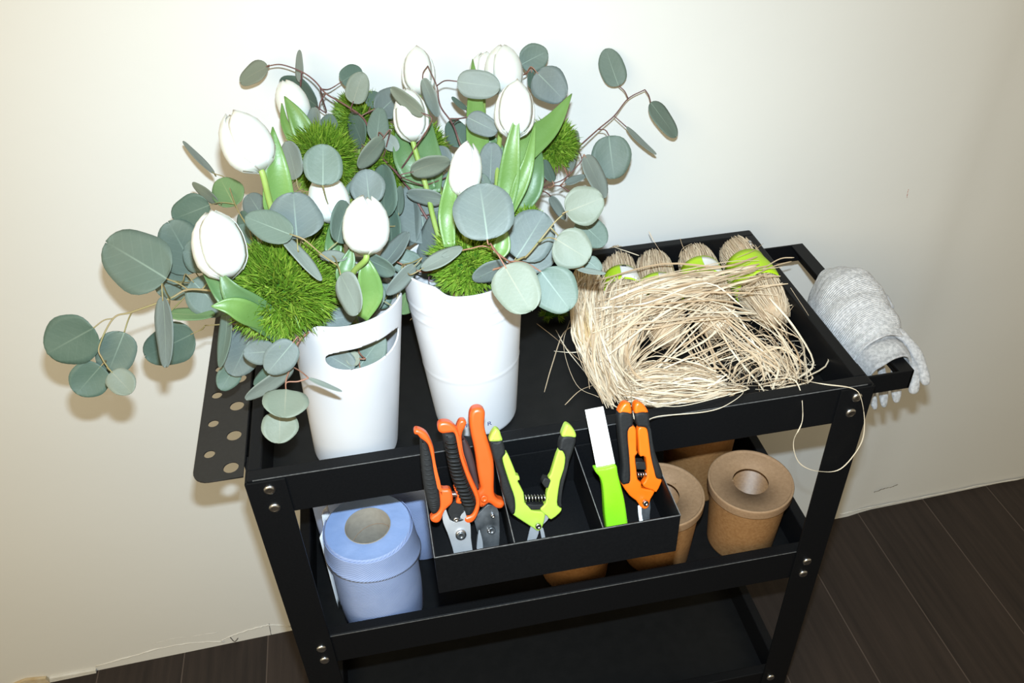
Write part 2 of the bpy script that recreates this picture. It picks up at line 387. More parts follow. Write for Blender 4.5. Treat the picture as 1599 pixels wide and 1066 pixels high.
cb = nt.nodes.new('ShaderNodeCombineXYZ'); nt.links.new(mth('MULTIPLY', wn.outputs['Value'], 40), cb.inputs[1]); nt.links.new(cb.outputs[0], mp.inputs['Location'])
gn = nt.nodes.new('ShaderNodeTexNoise'); gn.inputs['Scale'].default_value = 1.6; gn.inputs['Detail'].default_value = 6; nt.links.new(mp.outputs[0], gn.inputs['Vector'])
mp2 = nt.nodes.new('ShaderNodeMapping'); nt.links.new(tc.outputs['Object'], mp2.inputs[0]); mp2.inputs['Scale'].default_value = (9, 2.2, 1); nt.links.new(cb.outputs[0], mp2.inputs['Location'])
g2 = nt.nodes.new('ShaderNodeTexNoise'); g2.inputs['Scale'].default_value = 1.0; nt.links.new(mp2.outputs[0], g2.inputs['Vector'])
gr = mth('ADD', mth('MULTIPLY', gn.outputs[0], 0.6), mth('MULTIPLY', g2.outputs[0], 0.45))
cr = nt.nodes.new('ShaderNodeValToRGB'); cr.color_ramp.elements[0].position = 0.33; cr.color_ramp.elements[1].position = 0.75
cr.color_ramp.elements[0].color = (0.018, 0.013, 0.0115, 1); cr.color_ramp.elements[1].color = (0.041, 0.029, 0.024, 1)
nt.links.new(mth('ADD', gr, mth('MULTIPLY', mth('SUBTRACT', wn.outputs['Value'], 0.5), 0.16)), cr.inputs[0])
mx = nt.nodes.new('ShaderNodeMix'); mx.data_type = 'RGBA'; nt.links.new(mth('MULTIPLY', seam, 0.55), mx.inputs[0]); nt.links.new(cr.outputs[0], mx.inputs[6])
mx.inputs[7].default_value = (0.13, 0.10, 0.085, 1)
nt.links.new(mx.outputs[2], b.inputs['Base Color'])
bp = nt.nodes.new('ShaderNodeBump'); bp.inputs['Strength'].default_value = 0.3; bp.inputs['Distance'].default_value = 0.001; nt.links.new(gn.outputs[0], bp.inputs['Height']); nt.links.new(bp.outputs[0], b.inputs['Normal'])
fb = MB(); fb.box(-1.6, 2.8, -1.8, 0.55, -0.03, 0.0)
fo = fb.build('floor', fm, smooth=False); fo['kind'] = 'structure'

# ================================================================== CART
TW, TD, TZ = 0.72, 0.36, 0.82
cart = thing('utility_cart', 'black metal three-tier rolling cart standing against the pale wall', 'cart', (TW / 2, TD / 2, 0))
def tray(ztop, h, name='tray', fr_=0.0):
    t = 0.015; z0 = ztop - h
    b = MB()
    b.box(0, TW, 0, t, z0, ztop); b.box(0, TW, TD - t, TD, z0, ztop)
    b.box(0, t, t, TD - t, z0, ztop); b.box(TW - t, TW, t, TD - t, z0, ztop)
    o = b.build(name, 'black', cart, smooth=False, bevel=0.0015)
    b = MB(); b.box(t - .002, TW - t + .002, t - .002, TD - t + .002, z0 + 0.001, z0 + 0.0045)
    b.build('tray_floor', 'blackfloor', child(o, cart['_o']), smooth=False)
    return o
top_tray = tray(TZ, 0.0585)
mid_tray = tray(0.5195, 0.060)
low_tray = tray(0.212, 0.058)
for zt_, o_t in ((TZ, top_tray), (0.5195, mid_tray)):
    b = MB(); b.box(0.006, TW - .006, -.0002, .0006, zt_ - .0022, zt_ - .0010); b.build('edge_highlight', 'edge', child(o_t, cart['_o']), smooth=False)  # thin grey strip painting the highlight along the front rail
lw = 0.040; lt = 0.0028
for (sx_, sy_) in ((0, 0), (1, 0), (0, 1), (1, 1)):
    b = MB()
    x0 = 0 if not sx_ else TW; y0 = 0 if not sy_ else TD
    dx = 1 if not sx_ else -1; dy = 1 if not sy_ else -1
    xa, xb = sorted((x0 - dx * lt, x0 + dx * lw)); ya, yb = sorted((y0 - dy * lt, y0))
    b.box(xa, xb, ya, yb, 0.012, TZ - 0.003)
    xa, xb = sorted((x0 - dx * lt, x0)); ya, yb = sorted((y0 - dy * lt + dy * .0002, y0 + dy * lw))
    b.box(xa, xb, ya, yb, 0.012, TZ - 0.003)
    lg = b.build('leg', 'black', cart, smooth=False, bevel=0.0007)
    b = MB(); b.box(x0 - dx * .006 if dx > 0 else x0 - dx * .006 - .05, x0 - dx * .006 + .05 if dx > 0 else x0 - dx * .006, y0 - dy * .006 if dy > 0 else y0 - dy * .006 - .05, y0 - dy * .006 + .05 if dy > 0 else y0 - dy * .006, 0.0, 0.013)
    b.build('foot_cap', 'grip', child(lg, cart['_o']), smooth=False, bevel=.002)
def bolt(p, axis, r=0.0066):
    b = MB(); ax = Vector(axis)
    b.lathe(p, [(r, -.001), (r, 0.0006), (r * .96, 0.0014), (r * .8, .0024), (r * .55, .003), (r * .5, .0028), (r * .2, .0031), (1e-4, .0031)], 20, ax)
    return b.build('bolt', 'steel', cart)
for (px, py) in ((421, 764), (429, 792), (502, 1012), (507, 1030), (1338, 620), (1328, 644), (1260, 876), (1254, 895), (1203, 1057)):
    bolt(Yp(px, py, -lt), (0, -1, 0))
for (px, py) in ((1152, 377),): bolt(Yp(px, py, TD - 0.0155), (0, -1, 0), 0.0062)
bolt(Xp(1171, 382, TW - 0.0155), (-1, 0, 0), 0.0062)
# perforated flap on the left
loops = []
x0, x1, y0, y1 = -0.058, -0.004, 0.008, 0.345
ol = [(x1, y0), (x1, y1)]
for k in range(7): a = PI / 2 + k * PI / 12; ol.append((x0 + .018 + .018 * math.cos(a), y1 - .018 + .018 * math.sin(a)))
for k in range(7): a = PI + k * PI / 12; ol.append((x0 + .018 + .018 * math.cos(a), y0 + .018 + .018 * math.sin(a)))
loops.append(ol)
for i in range(7):
    for (cx, cy, r) in ((-0.018, 0.025 + 0.0508 * i, 0.0082), (-0.043, 0.051 + 0.0502 * i, 0.0060)):
        if cy > 0.33: continue
        loops.append([(cx + r * math.cos(2 * PI * k / 24), cy + r * math.sin(2 * PI * k / 24)) for k in range(24)])
fo_ = extrude_outline('perforated_flap', loops, (Vector((0, 0, 0.8185)), Vector((1, 0, 0)), Vector((0, 1, 0))), 0.0018, 0.0002, 'flap', cart)
b = MB(); b.box(-0.0055, -0.0030, 0.03, 0.34, 0.790, 0.8185); b.build('flap_hinge', 'black', cart, smooth=False)
# push handle on the right
b = MB()
hz1, hz0 = 0.800, 0.771
hx = 0.797; hy0, hy1 = 0.030, 0.335; th = .003
def sheet(pts, z0f, z1f):
    vs = []; n = len(pts)
    for p, a, c in zip(pts, z0f, z1f): vs += [(p[0], p[1], a), (p[0], p[1], c)]
    return vs
b.box(TW + .0028, hx, hy0, hy0 + th, hz0, hz1)
b.box(TW + .0028, hx, hy1 - th, hy1, hz0, hz1)
b.box(hx - th, hx, hy0, hy1, hz0 + .0, hz1)
b.box(hx - .019, hx - .0001, hy0 + .0001, hy1 - .0001, hz1 - th, hz1 + .0002)
b.box(TW + .0028, TW + .0058, hy0, hy0 + .03, hz0, hz1); b.box(TW + .0028, TW + .0058, hy1 - .03, hy1, hz0, hz1)
hd = b.build('push_handle', 'black', cart, smooth=False, bevel=.0006)

# hanging bin
BX0, BX1, BY0, BY1, BZ0, BZ1 = 0.185, 0.441, -0.127, -0.0045, 0.742, 0.800
hb = thing('hanging_bin', 'black metal divided bin hooked on the front rail of the cart, holding the cutting tools', 'bin', ((BX0 + BX1) / 2, (BY0 + BY1) / 2, BZ0))
b = MB(); t = .002
b.box(BX0, BX1, BY0, BY0 + t, BZ0, BZ1); b.box(BX0, BX1, BY1 - t, BY1, BZ0, BZ1)
b.box(BX0, BX0 + t, BY0 + t, BY1 - t, BZ0, BZ1); b.box(BX1 - t, BX1, BY0 + t, BY1 - t, BZ0, BZ1)
b.build('bin_wall', 'black', hb, smooth=False, bevel=.0005)
b = MB(); b.box(BX0 + t, BX1 - t, BY0 + t, BY1 - t, BZ0, BZ0 + .0025); b.build('bin_floor', 'black', hb, smooth=False)
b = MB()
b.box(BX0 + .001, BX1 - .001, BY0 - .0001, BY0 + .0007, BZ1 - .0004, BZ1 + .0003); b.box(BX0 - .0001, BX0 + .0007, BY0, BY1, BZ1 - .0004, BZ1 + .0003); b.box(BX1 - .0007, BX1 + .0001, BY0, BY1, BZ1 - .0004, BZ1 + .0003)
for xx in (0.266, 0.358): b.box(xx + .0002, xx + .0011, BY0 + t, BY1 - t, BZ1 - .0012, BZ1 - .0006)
b.build('edge_highlight', 'edge', hb, smooth=False)  # highlight lines on bin rims and dividers, painted as grey strips
for xx in (0.266, 0.358):
    b = MB(); b.box(xx, xx + .0015, BY0 + t, BY1 - t, BZ0 + .0025, BZ1 - .001); b.build('divider', 'black', hb, smooth=False)


# ================================================================== VASES
def vase(label, base, rb, top, ra, rbk, rot, rimf, slot, ridges):
    """open cup from base centre to top centre; ra, rbk are the top radii, rimf(theta) the rim height offset"""
    base = Vector(base); top = Vector(top)
    t = thing('vase', label, 'vase', base, 'white bouquet vases on the top tray')
    NT, NH = 288, 110
    H = (top - base).length
    def P(th, v, inset=0.0):
        v2 = v
        c = base.lerp(top, v2)
        k = v2 ** 0.95
        # soft rounding at the foot
        e = 1.0 if v2 > 0.03 else 0.93 + 0.07 * math.sqrt(max(0, 1 - (1 - v2 / 0.03) ** 2))
        a = rb + (ra - rb) * k; bb = rb + (rbk - rb) * k
        for (vv, amp, wd) in ridges:
            g = amp * math.exp(-((v2 - vv - 0.012 * math.cos(th * 1.0 + 1)) / wd) ** 2); a += g; bb += g
        a = a * e - inset; bb = bb * e - inset
        x = a * math.cos(th); y = bb * math.sin(th)
        return c + Vector((x * math.cos(rot) - y * math.sin(rot), x * math.sin(rot) + y * math.cos(rot), 0))
    def insl(th, v):
        r = 9.0
        for (t0, tw, v0, vw) in slot:
            d = (th - t0 + PI) % (2 * PI) - PI
            x = abs(d) / tw; y = (v - v0 - 0.0 * d) / vw
            r = min(r, (x ** 2.6 + abs(y) ** 2.6) ** (1 / 2.6))
        return r
    G = {}
    b = MB(); vs = []; fs = []
    for j in range(NH + 1):
        for i in range(NT):
            th = 2 * PI * i / NT; v = (j / NH) * (1 + rimf(th) / H)
            G[(i, j)] = (th, v)
    keep = []
    for j in range(NH):
        for i in range(NT):
            q = [(i, j), ((i + 1) % NT, j), ((i + 1) % NT, j + 1), (i, j + 1)]
            if any(insl(*G[k]) >= 1 for k in q): keep.append(q)
    for k, (th, v) in list(G.items()):
        L = insl(th, v)
        if L < 1:
            for (t0, tw, v0, vw) in slot:
                d = (th - t0 + PI) % (2 * PI) - PI
                if abs(d) < tw * 1.1 and abs(v - v0) < vw * 1.1 and L > 0.05:
                    G[k] = (t0 + d / L, v0 + (v - v0) / L)
    idx = {}
    for k, (th, v) in G.items():
        idx[k] = len(vs); vs.append(P(th, v))
    for q in keep: fs.append(tuple(idx[k] for k in q))
    b.add(vs, fs)
    o = b.build('body', 'vase', t, solid=0.0016)
    b = MB(); pts = [P(2 * PI * i / 96, 0.004, 0.0005) for i in range(96)]
    c = base + Vector((0, 0, .003)); b.add(pts + [c], [(i, (i + 1) % 96, 96) for i in range(96)])
    b.build('bottom', 'vase', t, smooth=False)
    return t, P
ZT = 0.7665
def rimL(th):
    d = abs((th - SLT + PI) % (2 * PI) - PI); d2 = abs((th - SLT) % (2 * PI) - PI)
    f = lambda d: 0.016 * (1 / (1 + math.exp((d - 1.02) / 0.06)))
    return f(d) + f(d2)
SLT = -1.20
vL, PL = vase('white plastic vase with an oval handle slot, the left one of the pair', (0.113, 0.087, ZT), 0.0485, (0.131, 0.082, 0.975), 0.0585, 0.063, 0.0, rimL,
     [(SLT, 0.80, 0.860, 0.070), (SLT + PI, 0.76, 0.862, 0.082)], [])
def rimR(th):
    d = abs((th - 3.75 + PI) % (2 * PI) - PI); d2 = abs((th - 0.65 + PI) % (2 * PI) - PI)
    f = lambda d: 0.012 * (1 / (1 + math.exp((d - 0.5) / 0.05)))
    return f(d) + f(d2)
vR, PR = vase('plain white plastic vase, the right one of the pair, standing behind the red-orange shears', (0.263, 0.114, ZT), 0.0490, (0.259, 0.106, 0.990), 0.0655, 0.064, 0.0, rimR,
     [], [(0.86, 0.0007, 0.008), (0.79, 0.0006, 0.008), (0.42, .0004, .01)])
# printed letters low on the right vase
def text_on(name, ch, size, thc, P, v0, m, parent, gap=0.0):
    cu = bpy.data.curves.new(name, 'FONT'); cu.body = ch; cu.size = size; cu.align_x = 'CENTER'; cu.extrude = 0.0
    o = bpy.data.objects.new(name, cu); COL.objects.link(o)
    dg = bpy.context.evaluated_depsgraph_get(); dg.update()
    me = bpy.data.meshes.new_from_object(o.evaluated_get(dg)); bpy.data.objects.remove(o)
    H = 0.225
    for v in me.vertices:
        th = thc + v.co.x / 0.050; vv = v0 + v.co.y / H
        v.co = P(th, vv, -0.0012) - parent['_o']
    me.materials.append(M[m]); me.name = name
    o = bpy.data.objects.new(name, me); COL.objects.link(o); o.parent = parent['_obj']
    return o
def th_at(P, px, py, v):
    # angle on the vase facing a pixel
    best = None
    for i in range(720):
        th = 2 * PI * i / 720; q = P(th, v); c = CM.transposed() @ (q - CC)
        x = 799.5 + FPX * c.x / -c.z
        y = 533 - FPX * c.y / -c.z
        e = (x - px) ** 2 + (y - py) ** 2
        if best is None or e < best[0]: best = (e, th)
    return best[1]
for ch, px, py in (('F', 730, 664), ('L', 739, 663), ('O', 748, 662), ('R', 764, 661)):
    bestv = min([i / 400 for i in range(4, 60)], key=lambda v: (lambda th: sum(((lambda c: (799.5 + FPX * c.x / -c.z - px, 533 - FPX * c.y / -c.z - py))(CM.transposed() @ (PR(th, v) - CC)))[k] ** 2 for k in (0, 1)))(th_at(PR, px, py, v)))
    text_on('printed_letter', ch, 0.0095, th_at(PR, px, py, bestv), PR, bestv - 0.01, 'blueink', vR)

# ================================================================== PLANTS
def ep_leaf(name, base, tip, W, roll, m, parent, cup=0.12, bendv=0.06, tone=0, shape=0):
    base = Vector(base); tip = Vector(tip); ax = tip - base; L = ax.length; ax.normalize()
    view = ((base + tip) / 2 - CC).normalized()
    side = ax.cross(view).normalized(); nrm = side.cross(ax).normalized()
    if nrm.dot(view) > 0: nrm = -nrm
    side = Matrix.Rotation(roll, 3, ax) @ side; nrm = Matrix.Rotation(roll, 3, ax) @ nrm
    NA, NS = 14, 8; vs = []; uvs = []; fs = []
    ph = R.uniform(0, 6); pk = R.uniform(-.5, .5)
    for j in range(NA + 1):
        a = PI * j / NA; t = 0.5 - 0.5 * math.cos(a)
        hw = math.sin(a) ** 0.90 * (1 + (0.13 + .03 * pk) * math.cos(a + .2) + 0.02 * math.sin(3 * a + ph))
        if j == 0 or j == NA: hw = 0.02
        # slight notch / point variation at the tip
        for i in range(NS + 1):
            s = -1 + 2 * i / NS
            z = cup * W * 0.5 * (s * s * hw * hw) + bendv * L * (4 * (t - 0.5) ** 2 - 1) * 0.5 + 0.012 * W * math.sin(3 * s + 5 * t + ph) + pk * 0.03 * W * s
            wv = 1 + .025 * math.sin(2.3 * a + 2 * s + ph * 1.7) + .018 * math.sin(5 * a - 3 * s + ph); tt = t - 0.03 * (1 - abs(s)) * (1 if t > .96 else 0) * (1 if ph > 3 else 0)
            vs.append(base + ax * (tt * L) + side * ((s * hw * wv + .05 * pk * math.sin(a)) * W * 0.5) + nrm * z)
            uvs.append((0.5 + 0.5 * s * max(hw, .02), t))
    for j in range(NA):
        for i in range(NS):
            a = j * (NS + 1) + i; fs.append((a, a + 1, a + NS + 2, a + NS + 1))
    b = MB(); b.add(vs, fs, uvs)
    return b.build(name, m, parent, solid=0.0005)

VLc = Vector((0.128, 0.083, 0.955)); VLb = Vector((0.116, 0.087, 0.80))
VRc = Vector((0.260, 0.108, 0.965)); VRb = Vector((0.263, 0.113, 0.80))
def branch(label, stem, leaves, vc, vb, rad=0.0013, m='stemy', pet='stemy', group=None, twigs=()):
    """stem: [(px,py,depth)...] from the vase outwards; leaves: (bx,by,tx,ty,w,d,dt,mat)"""
    j = Vector((R.uniform(-.012, .012), R.uniform(-.012, .012), 0))
    P = [vb + j * 1.5, (vb + vc) / 2 + j, vc + j] + [D(*p) for p in stem]
    t = thing('eucalyptus_branch', label, 'eucalyptus', vb + j * 1.5, group)
    C = crom(P, 6)
    n = len(C); b = MB(); b.tube(C, [rad * (1.25 - 0.75 * i / n) for i in range(n)], 7)
    for tw in twigs:
        Q = crom([D(*p) for p in tw], 5); b.tube(Q, [rad * .55] * len(Q), 6)
        C = C + Q
    b.build('stem', m, t)
    for (bx, by, tx, ty, w, d, dt, mm) in leaves:
        B = D(bx, by, d); T = D(tx, ty, d + dt)
        L = (T - B).length; wp = w * d / FPX
        real = max(wp, min(L * 0.92, 0.062)) if w < 0.62 * math.hypot(tx - bx, ty - by) else wp
        real = max(min(real, wp * 1.5), wp)
        roll = math.acos(min(1, wp / real)) * R.choice((-1, 1)) * .97
        lf = ep_leaf('leaf', B, T, real, roll, mm, t, cup=R.uniform(.04, .16), bendv=R.uniform(-.03, .1))
        # petiole
        N = min(C, key=lambda q: (q - B).length)
        ax = (B - T).normalized()
        dl = (N - B).length
        mid = B + ax * min(dl * .35, .012)
        if dl > 0.003:
            b = MB(); Q = crom([N, (N + mid) / 2 + Vector((0, 0, -.0015)), mid, B - ax * L * .06], 5)
            b.tube(Q, [rad * .45 + rad * .25 * (1 - k / len(Q)) for k in range(len(Q))], 6); b.build('petiole', pet, child(lf, t['_o']))
    return t

LG = 'eucalyptus branches in the two vases'
branch('long eucalyptus branch reaching furthest left over the bare wall, with big round sage leaves',
    [(470, 470, .86), (400, 462, .85), (340, 455, .85), (294, 452, .85), (265, 466, .845), (206, 487, .84), (177, 497, .835), (155, 541, .83), (160, 560, .83), (172, 578, .83)],
    [(260, 435, 165, 378, 100, .85, .01, 'sage'), (297, 437, 242, 450, 52, .90, .0, 'sage'), (300, 438, 350, 490, 64, .875, .01, 'sage'),
     (263, 489, 336, 490, 20, .87, .01, 'green'), (254, 463, 259, 574, 25, .80, .0, 'blue'),
     (146, 512, 74, 552, 84, .825, .01, 'dark'), (194, 519, 168, 583, 60, .845, .01, 'sage'),
     (158, 571, 120, 615, 60, .845, .0, 'dark'), (174, 580, 206, 613, 42, .815, .0, 'light'),
     (305, 425, 262, 346, 74, .895, .01, 'sage'), (335, 402, 286, 392, 60, .88, .0, 'sage')],
    VLc, VLb, twigs=[[(206, 487, .84), (200, 500, .845), (194, 519, .845)], [(177, 497, .835), (162, 500, .83), (146, 512, .825)], [(265, 466, .845), (264, 478, .86), (263, 489, .87)], [(294, 452, .85), (278, 442, .85), (260, 435, .85)]])
branch('eucalyptus branch hanging low beside the perforated flap, leaves seen against it',
    [(480, 505, .87), (430, 512, .875), (370, 506, .89), (320, 508, .91)],
    [(302, 520, 226, 556, 66, .92, .01, 'dark'), (354, 478, 343, 574, 20, .86, .0, 'sage'), (402, 508, 362, 586, 60, .88, .01, 'blue'), (370, 568, 345, 609, 36, .90, 0, 'dark'), (440, 500, 410, 520, 40, .88, 0, 'blue')],
    VLc, VLb, twigs=[])
branch('short eucalyptus twig spilling over the slotted vase, two pale leaves at its tip',
    [(480, 520, .845), (460, 545, .84), (454, 572, .84), (447, 592, .83), (446, 608, .825)],
    [(458, 534, 418, 582, 50, .82, .0, 'blue'), (430, 548, 380, 552, 40, .835, 0, 'blue'), (456, 572, 384, 624, 24, .84, .01, 'mauve'),
     (447, 608, 445, 652, 72, .80, -.02, 'light'), (437, 643, 436, 692, 58, .82, -.01, 'light'), (482, 590, 534, 611, 7, .81, -.01, 'mauve'), (440, 575, 396, 600, 26, .86, 0, 'dark'), (425, 580, 440, 600, 30, .87, 0, 'sage')],
    VLc, VLb, m='stemr', pet='stemr', rad=.0012, twigs=[[(456, 572, .84), (470, 580, .825), (482, 590, .81)]])
branch('thin eucalyptus branch with a young green leaf, rising behind the lower left tulip',
    [(470, 440, .88), (420, 390, .89), (385, 350, .90), (367, 318, .92), (353, 280, .95), (335, 271, .96)],
    [(367, 321, 344, 278, 50, .93, .01, 'green'), (327, 320, 270, 342, 56, .90, .01, 'dark'), (341, 316, 300, 286, 15, .93, .01, 'light'), (334, 271, 286, 220, 10, .97, .02, 'mauve'),
     (415, 345, 388, 303, 44, .92, .01, 'blue'), (392, 372, 376, 330, 26, .91, .0, 'dark')],
    VLc, VLb, rad=.0011, twigs=[[(366, 318, .92), (345, 316, .92), (327, 320, .90)]])
branch('eucalyptus branch with two broad overlapping leaves right above the biggest green tuft',
    [(520, 440, .86), (490, 400, .84), (470, 375, .83)],
    [(457, 367, 383, 338, 50, .775, .01, 'sage'), (464, 373, 458, 300, 86, .79, .01, 'blue'), (440, 367, 502, 438, 19, .79, .0, 'mauve'), (527, 378, 540, 314, 40, .84, .01, 'sage'),
     (500, 398, 542, 402, 18, .83, 0, 'mauve'), (532, 429, 560, 490, 40, .79, -.01, 'mauve'), (505, 500, 555, 492, 34, .87, 0, 'blue'), (395, 378, 372, 352, 34, .91, 0, 'dark')],
    VLc, VLb, rad=.0012, pet='stemy', twigs=[[(500, 405, .84), (520, 400, .83), (528, 415, .80), (532, 429, .79)], [(500, 405, .84), (515, 388, .84), (527, 378, .84)]])
branch('purple-stemmed eucalyptus branch arching up and left along the wall to a small pale leaf',
    [(690, 380, .95), (660, 330, .95), (643, 300, .95), (617, 267, .96), (598, 247, .965), (584, 222, .97), (575, 199, .975), (564, 181, .98), (533, 160, .985), (509, 146, .985), (491, 126, .985), (471, 112, .985), (440, 101, .98), (418, 103, .98)],
    [(418, 103, 375, 129, 28, .985, .005, 'light'), (469, 128, 467, 78, 12, 1.0, .01, 'mauve'), (497, 168, 436, 130, 44, 1.03, .01, 'dark'), (533, 128, 564, 108, 34, 1.01, .01, 'dark'),
     (551, 161, 567, 113, 37, .96, .0, 'light'), (488, 222, 488, 168, 29, .955, .01, 'mauve'), (508, 222, 516, 178, 31, .98, .01, 'sage'), (566, 228, 546, 178, 32, .99, .01, 'dark'),
     (588, 222, 594, 168, 34, .96, .01, 'sage'), (590, 178, 628, 142, 46, .99, .01, 'blue'), (578, 168, 588, 143, 26, 1.0, .01, 'dark'), (661, 178, 610, 138, 22, .90, .01, 'light'), (598, 216, 560, 262, 28, .93, .0, 'light'), (600, 214, 622, 234, 24, .95, 0, 'mauve'), (640, 270, 605, 240, 38, .98, 0, 'blue')],
    VRc, VRb, m='stemp', pet='stemp', rad=.0014, twigs=[[(509, 146, .985), (500, 160, .98), (497, 180, .97), (490, 215, .96)], [(564, 181, .98), (575, 175, .98), (586, 170, .98)]])
branch('eucalyptus branch whose perfectly round leaf sits above a half hidden tulip',
    [(545, 430, .88), (545, 380, .87), (530, 330, .87), (515, 300, .86)],
    [(504, 289, 504, 225, 63, .82, .0, 'sage'), (463, 279, 446, 221, 36, .90, .0, 'mauve'), (577, 318, 571, 264, 56, .88, .0, 'blue'), (601, 340, 597, 257, 44, .91, .0, 'dark'),
     (622, 335, 626, 290, 16, .93, .0, 'sage'), (612, 395, 604, 318, 34, .93, 0, 'dark'), (590, 345, 566, 300, 40, .92, 0, 'blue'), (545, 310, 560, 280, 24, .93, 0, 'dark')],
    VLc, VLb, rad=.0012, twigs=[[(524, 335, .87), (512, 318, .85), (504, 289, .82)]])
branch('eucalyptus twig with narrow folded leaves in the gap between the two vases',
    [(700, 420, .93), (665, 425, .91), (640, 418, .90), (618, 408, .89), (600, 402, .88)],
    [(572, 402, 617, 426, 28, .84, .0, 'sage'), (595, 417, 638, 362, 26, .87, .0, 'blue'), (612, 402, 658, 414, 40, .91, 0, 'sage'), (648, 414, 604, 460, 24, .87, .0, 'mauve'), (640, 442, 626, 490, 42, .95, .02, 'green'),
     (658, 420, 722, 386, 24, .86, 0, 'mauve'), (600, 470, 560, 455, 50, .90, 0, 'sage'), (585, 480, 600, 440, 46, .93, 0, 'dark'), (560, 430, 600, 425, 40, .93, 0, 'dark'), (620, 440, 600, 430, 40, .94, 0, 'blue')],
    VRc, VRb, rad=.0012, m='stemr', pet='stemy')
branch('eucalyptus branch at the back left of the plain vase, wide bluish leaves fanned out',
    [(715, 400, .93), (690, 360, .94), (672, 320, .94), (662, 290, .94)],
    [(665, 380, 650, 283, 82, .95, .01, 'blue'), (672, 425, 682, 330, 50, .93, .01, 'blue'), (692, 312, 635, 302, 26, .93, 0, 'mauve'), (642, 269, 703, 251, 33, .90, .0, 'light'),
     (700, 256, 678, 231, 32, .97, 0, 'blue'), (632, 385, 640, 310, 44, .96, 0, 'blue'), (700, 300, 716, 268, 40, .98, 0, 'sage'), (640, 350, 615, 385, 40, .96, 0, 'dark')],
    VRc, VRb, rad=.0012, m='stemr', pet='stemp')
branch('slim purple eucalyptus twig rising between the two top tulips',
    [(735, 370, .95), (732, 300, .97), (727, 250, .98), (717, 222, .98), (707, 194, .98), (690, 170, .98), (685, 155, .98), (682, 134, .98), (668, 103, .97)],
    [(714, 127, 781, 136, 46, .95, .0, 'mauve'), (730, 183, 777, 206, 36, .94, .0, 'blue'), (724, 228, 702, 188, 38, 1.01, .01, 'dark'), (660, 123, 684, 182, 20, .95, .0, 'mauve'), (728, 172, 706, 151, 9, 1.0, .01, 'dark')],
    VRc, VRb, m='stemp', pet='stemp', rad=.0013, twigs=[[(668, 103, .97), (661, 113, .96), (660, 123, .95)], [(682, 134, .98), (695, 126, .965), (714, 127, .95)], [(707, 194, .98), (716, 186, .96), (730, 183, .94)]])
branch('eucalyptus twig with the largest round leaf and a pale pair hanging below it',
    [(800, 412, .86), (795, 408, .845), (780, 398, .83), (766, 380, .81)],
    [(761, 374, 748, 287, 99, .80, .01, 'blue'), (788, 415, 830, 486, 76, .79, -.01, 'light'), (845, 424, 890, 484, 74, .82, .0, 'sage'), (792, 412, 738, 436, 30, .88, .0, 'blue'), (716, 390, 690, 400, 10, .86, 0, 'mauve')],
    VRc, VRb, m='stemr', pet='stemr', rad=.0013, twigs=[[(795, 408, .845), (760, 385, .85), (735, 388, .855), (716, 392, .86)], [(795, 408, .845), (820, 410, .83), (845, 424, .82)]])
branch('eucalyptus twig leaning right from the plain vase, pale leaves just left of the straw',
    [(810, 405, .88), (822, 400, .87), (845, 373, .86), (866, 347, .86), (884, 331, .86)],
    [(884, 331, 942, 308, 62, .85, .0, 'light'), (868, 373, 920, 405, 66, .84, .0, 'light'), (806, 402, 850, 332, 78, .90, .0, 'blue'), (903, 342, 945, 382, 46, .90, .01, 'sage'), (915, 405, 938, 424, 26, .88, 0, 'sage'),
     (901, 420, 946, 427, 8, .86, 0, 'mauve'), (812, 415, 868, 388, 48, .92, 0, 'blue')],
    VRc, VRb, m='stemy', pet='stemy', rad=.0012, twigs=[[(840, 379, .86), (855, 371, .85), (868, 373, .84)]])
branch('long eucalyptus branch leaning right against the wall, sparse leaves out to the far right tip',
    [(785, 390, .94), (797, 340, .98), (813, 317, 1.0), (841, 295, 1.02), (866, 264, 1.05), (903, 230, 1.08), (934, 202, 1.10), (959, 181, 1.115), (981, 154, 1.12), (1007, 140, 1.12)],
    [(966, 134, 946, 76, 41, 1.11, .0, 'sage'), (1016, 160, 1056, 214, 27, 1.13, .01, 'sage'), (951, 212, 960, 279, 64, 1.09, .01, 'sage'), (978, 198, 1025, 241, 8, 1.12, .02, 'mauve'),
     (913, 243, 945, 309, 28, 1.05, .02, 'mauve'), (882, 287, 915, 274, 12, 1.07, .0, 'mauve'), (860, 306, 882, 343, 16, 1.04, .01, 'mauve'), (889, 268, 901, 204, 16, 1.07, 0, 'mauve'), (863, 284, 850, 249, 18, 1.02, 0, 'dark'), (818, 328, 806, 288, 30, 1.0, 0, 'blue'), (884, 240, 905, 222, 18, 1.10, 0, 'mauve')],
    VRc, VRb, m='stemp', pet='stemr', rad=.0014,
    twigs=[[(1007, 140, 1.12), (1013, 149, 1.125), (1016, 160, 1.13)], [(981, 154, 1.12), (975, 142, 1.115), (966, 134, 1.11)], [(934, 202, 1.10), (945, 203, 1.095), (951, 212, 1.09)], [(959, 181, 1.115), (978, 198, 1.12)],
           [(830, 302, 1.01), (855, 289, 1.03), (880, 280, 1.05), (905, 255, 1.05), (908, 246, 1.05), (902, 232, 1.08)], [(845, 294, 1.02), (870, 290, 1.04), (880, 293, 1.05), (892, 301, 1.05)], [(838, 296, 1.02), (852, 300, 1.03), (860, 306, 1.04)]])
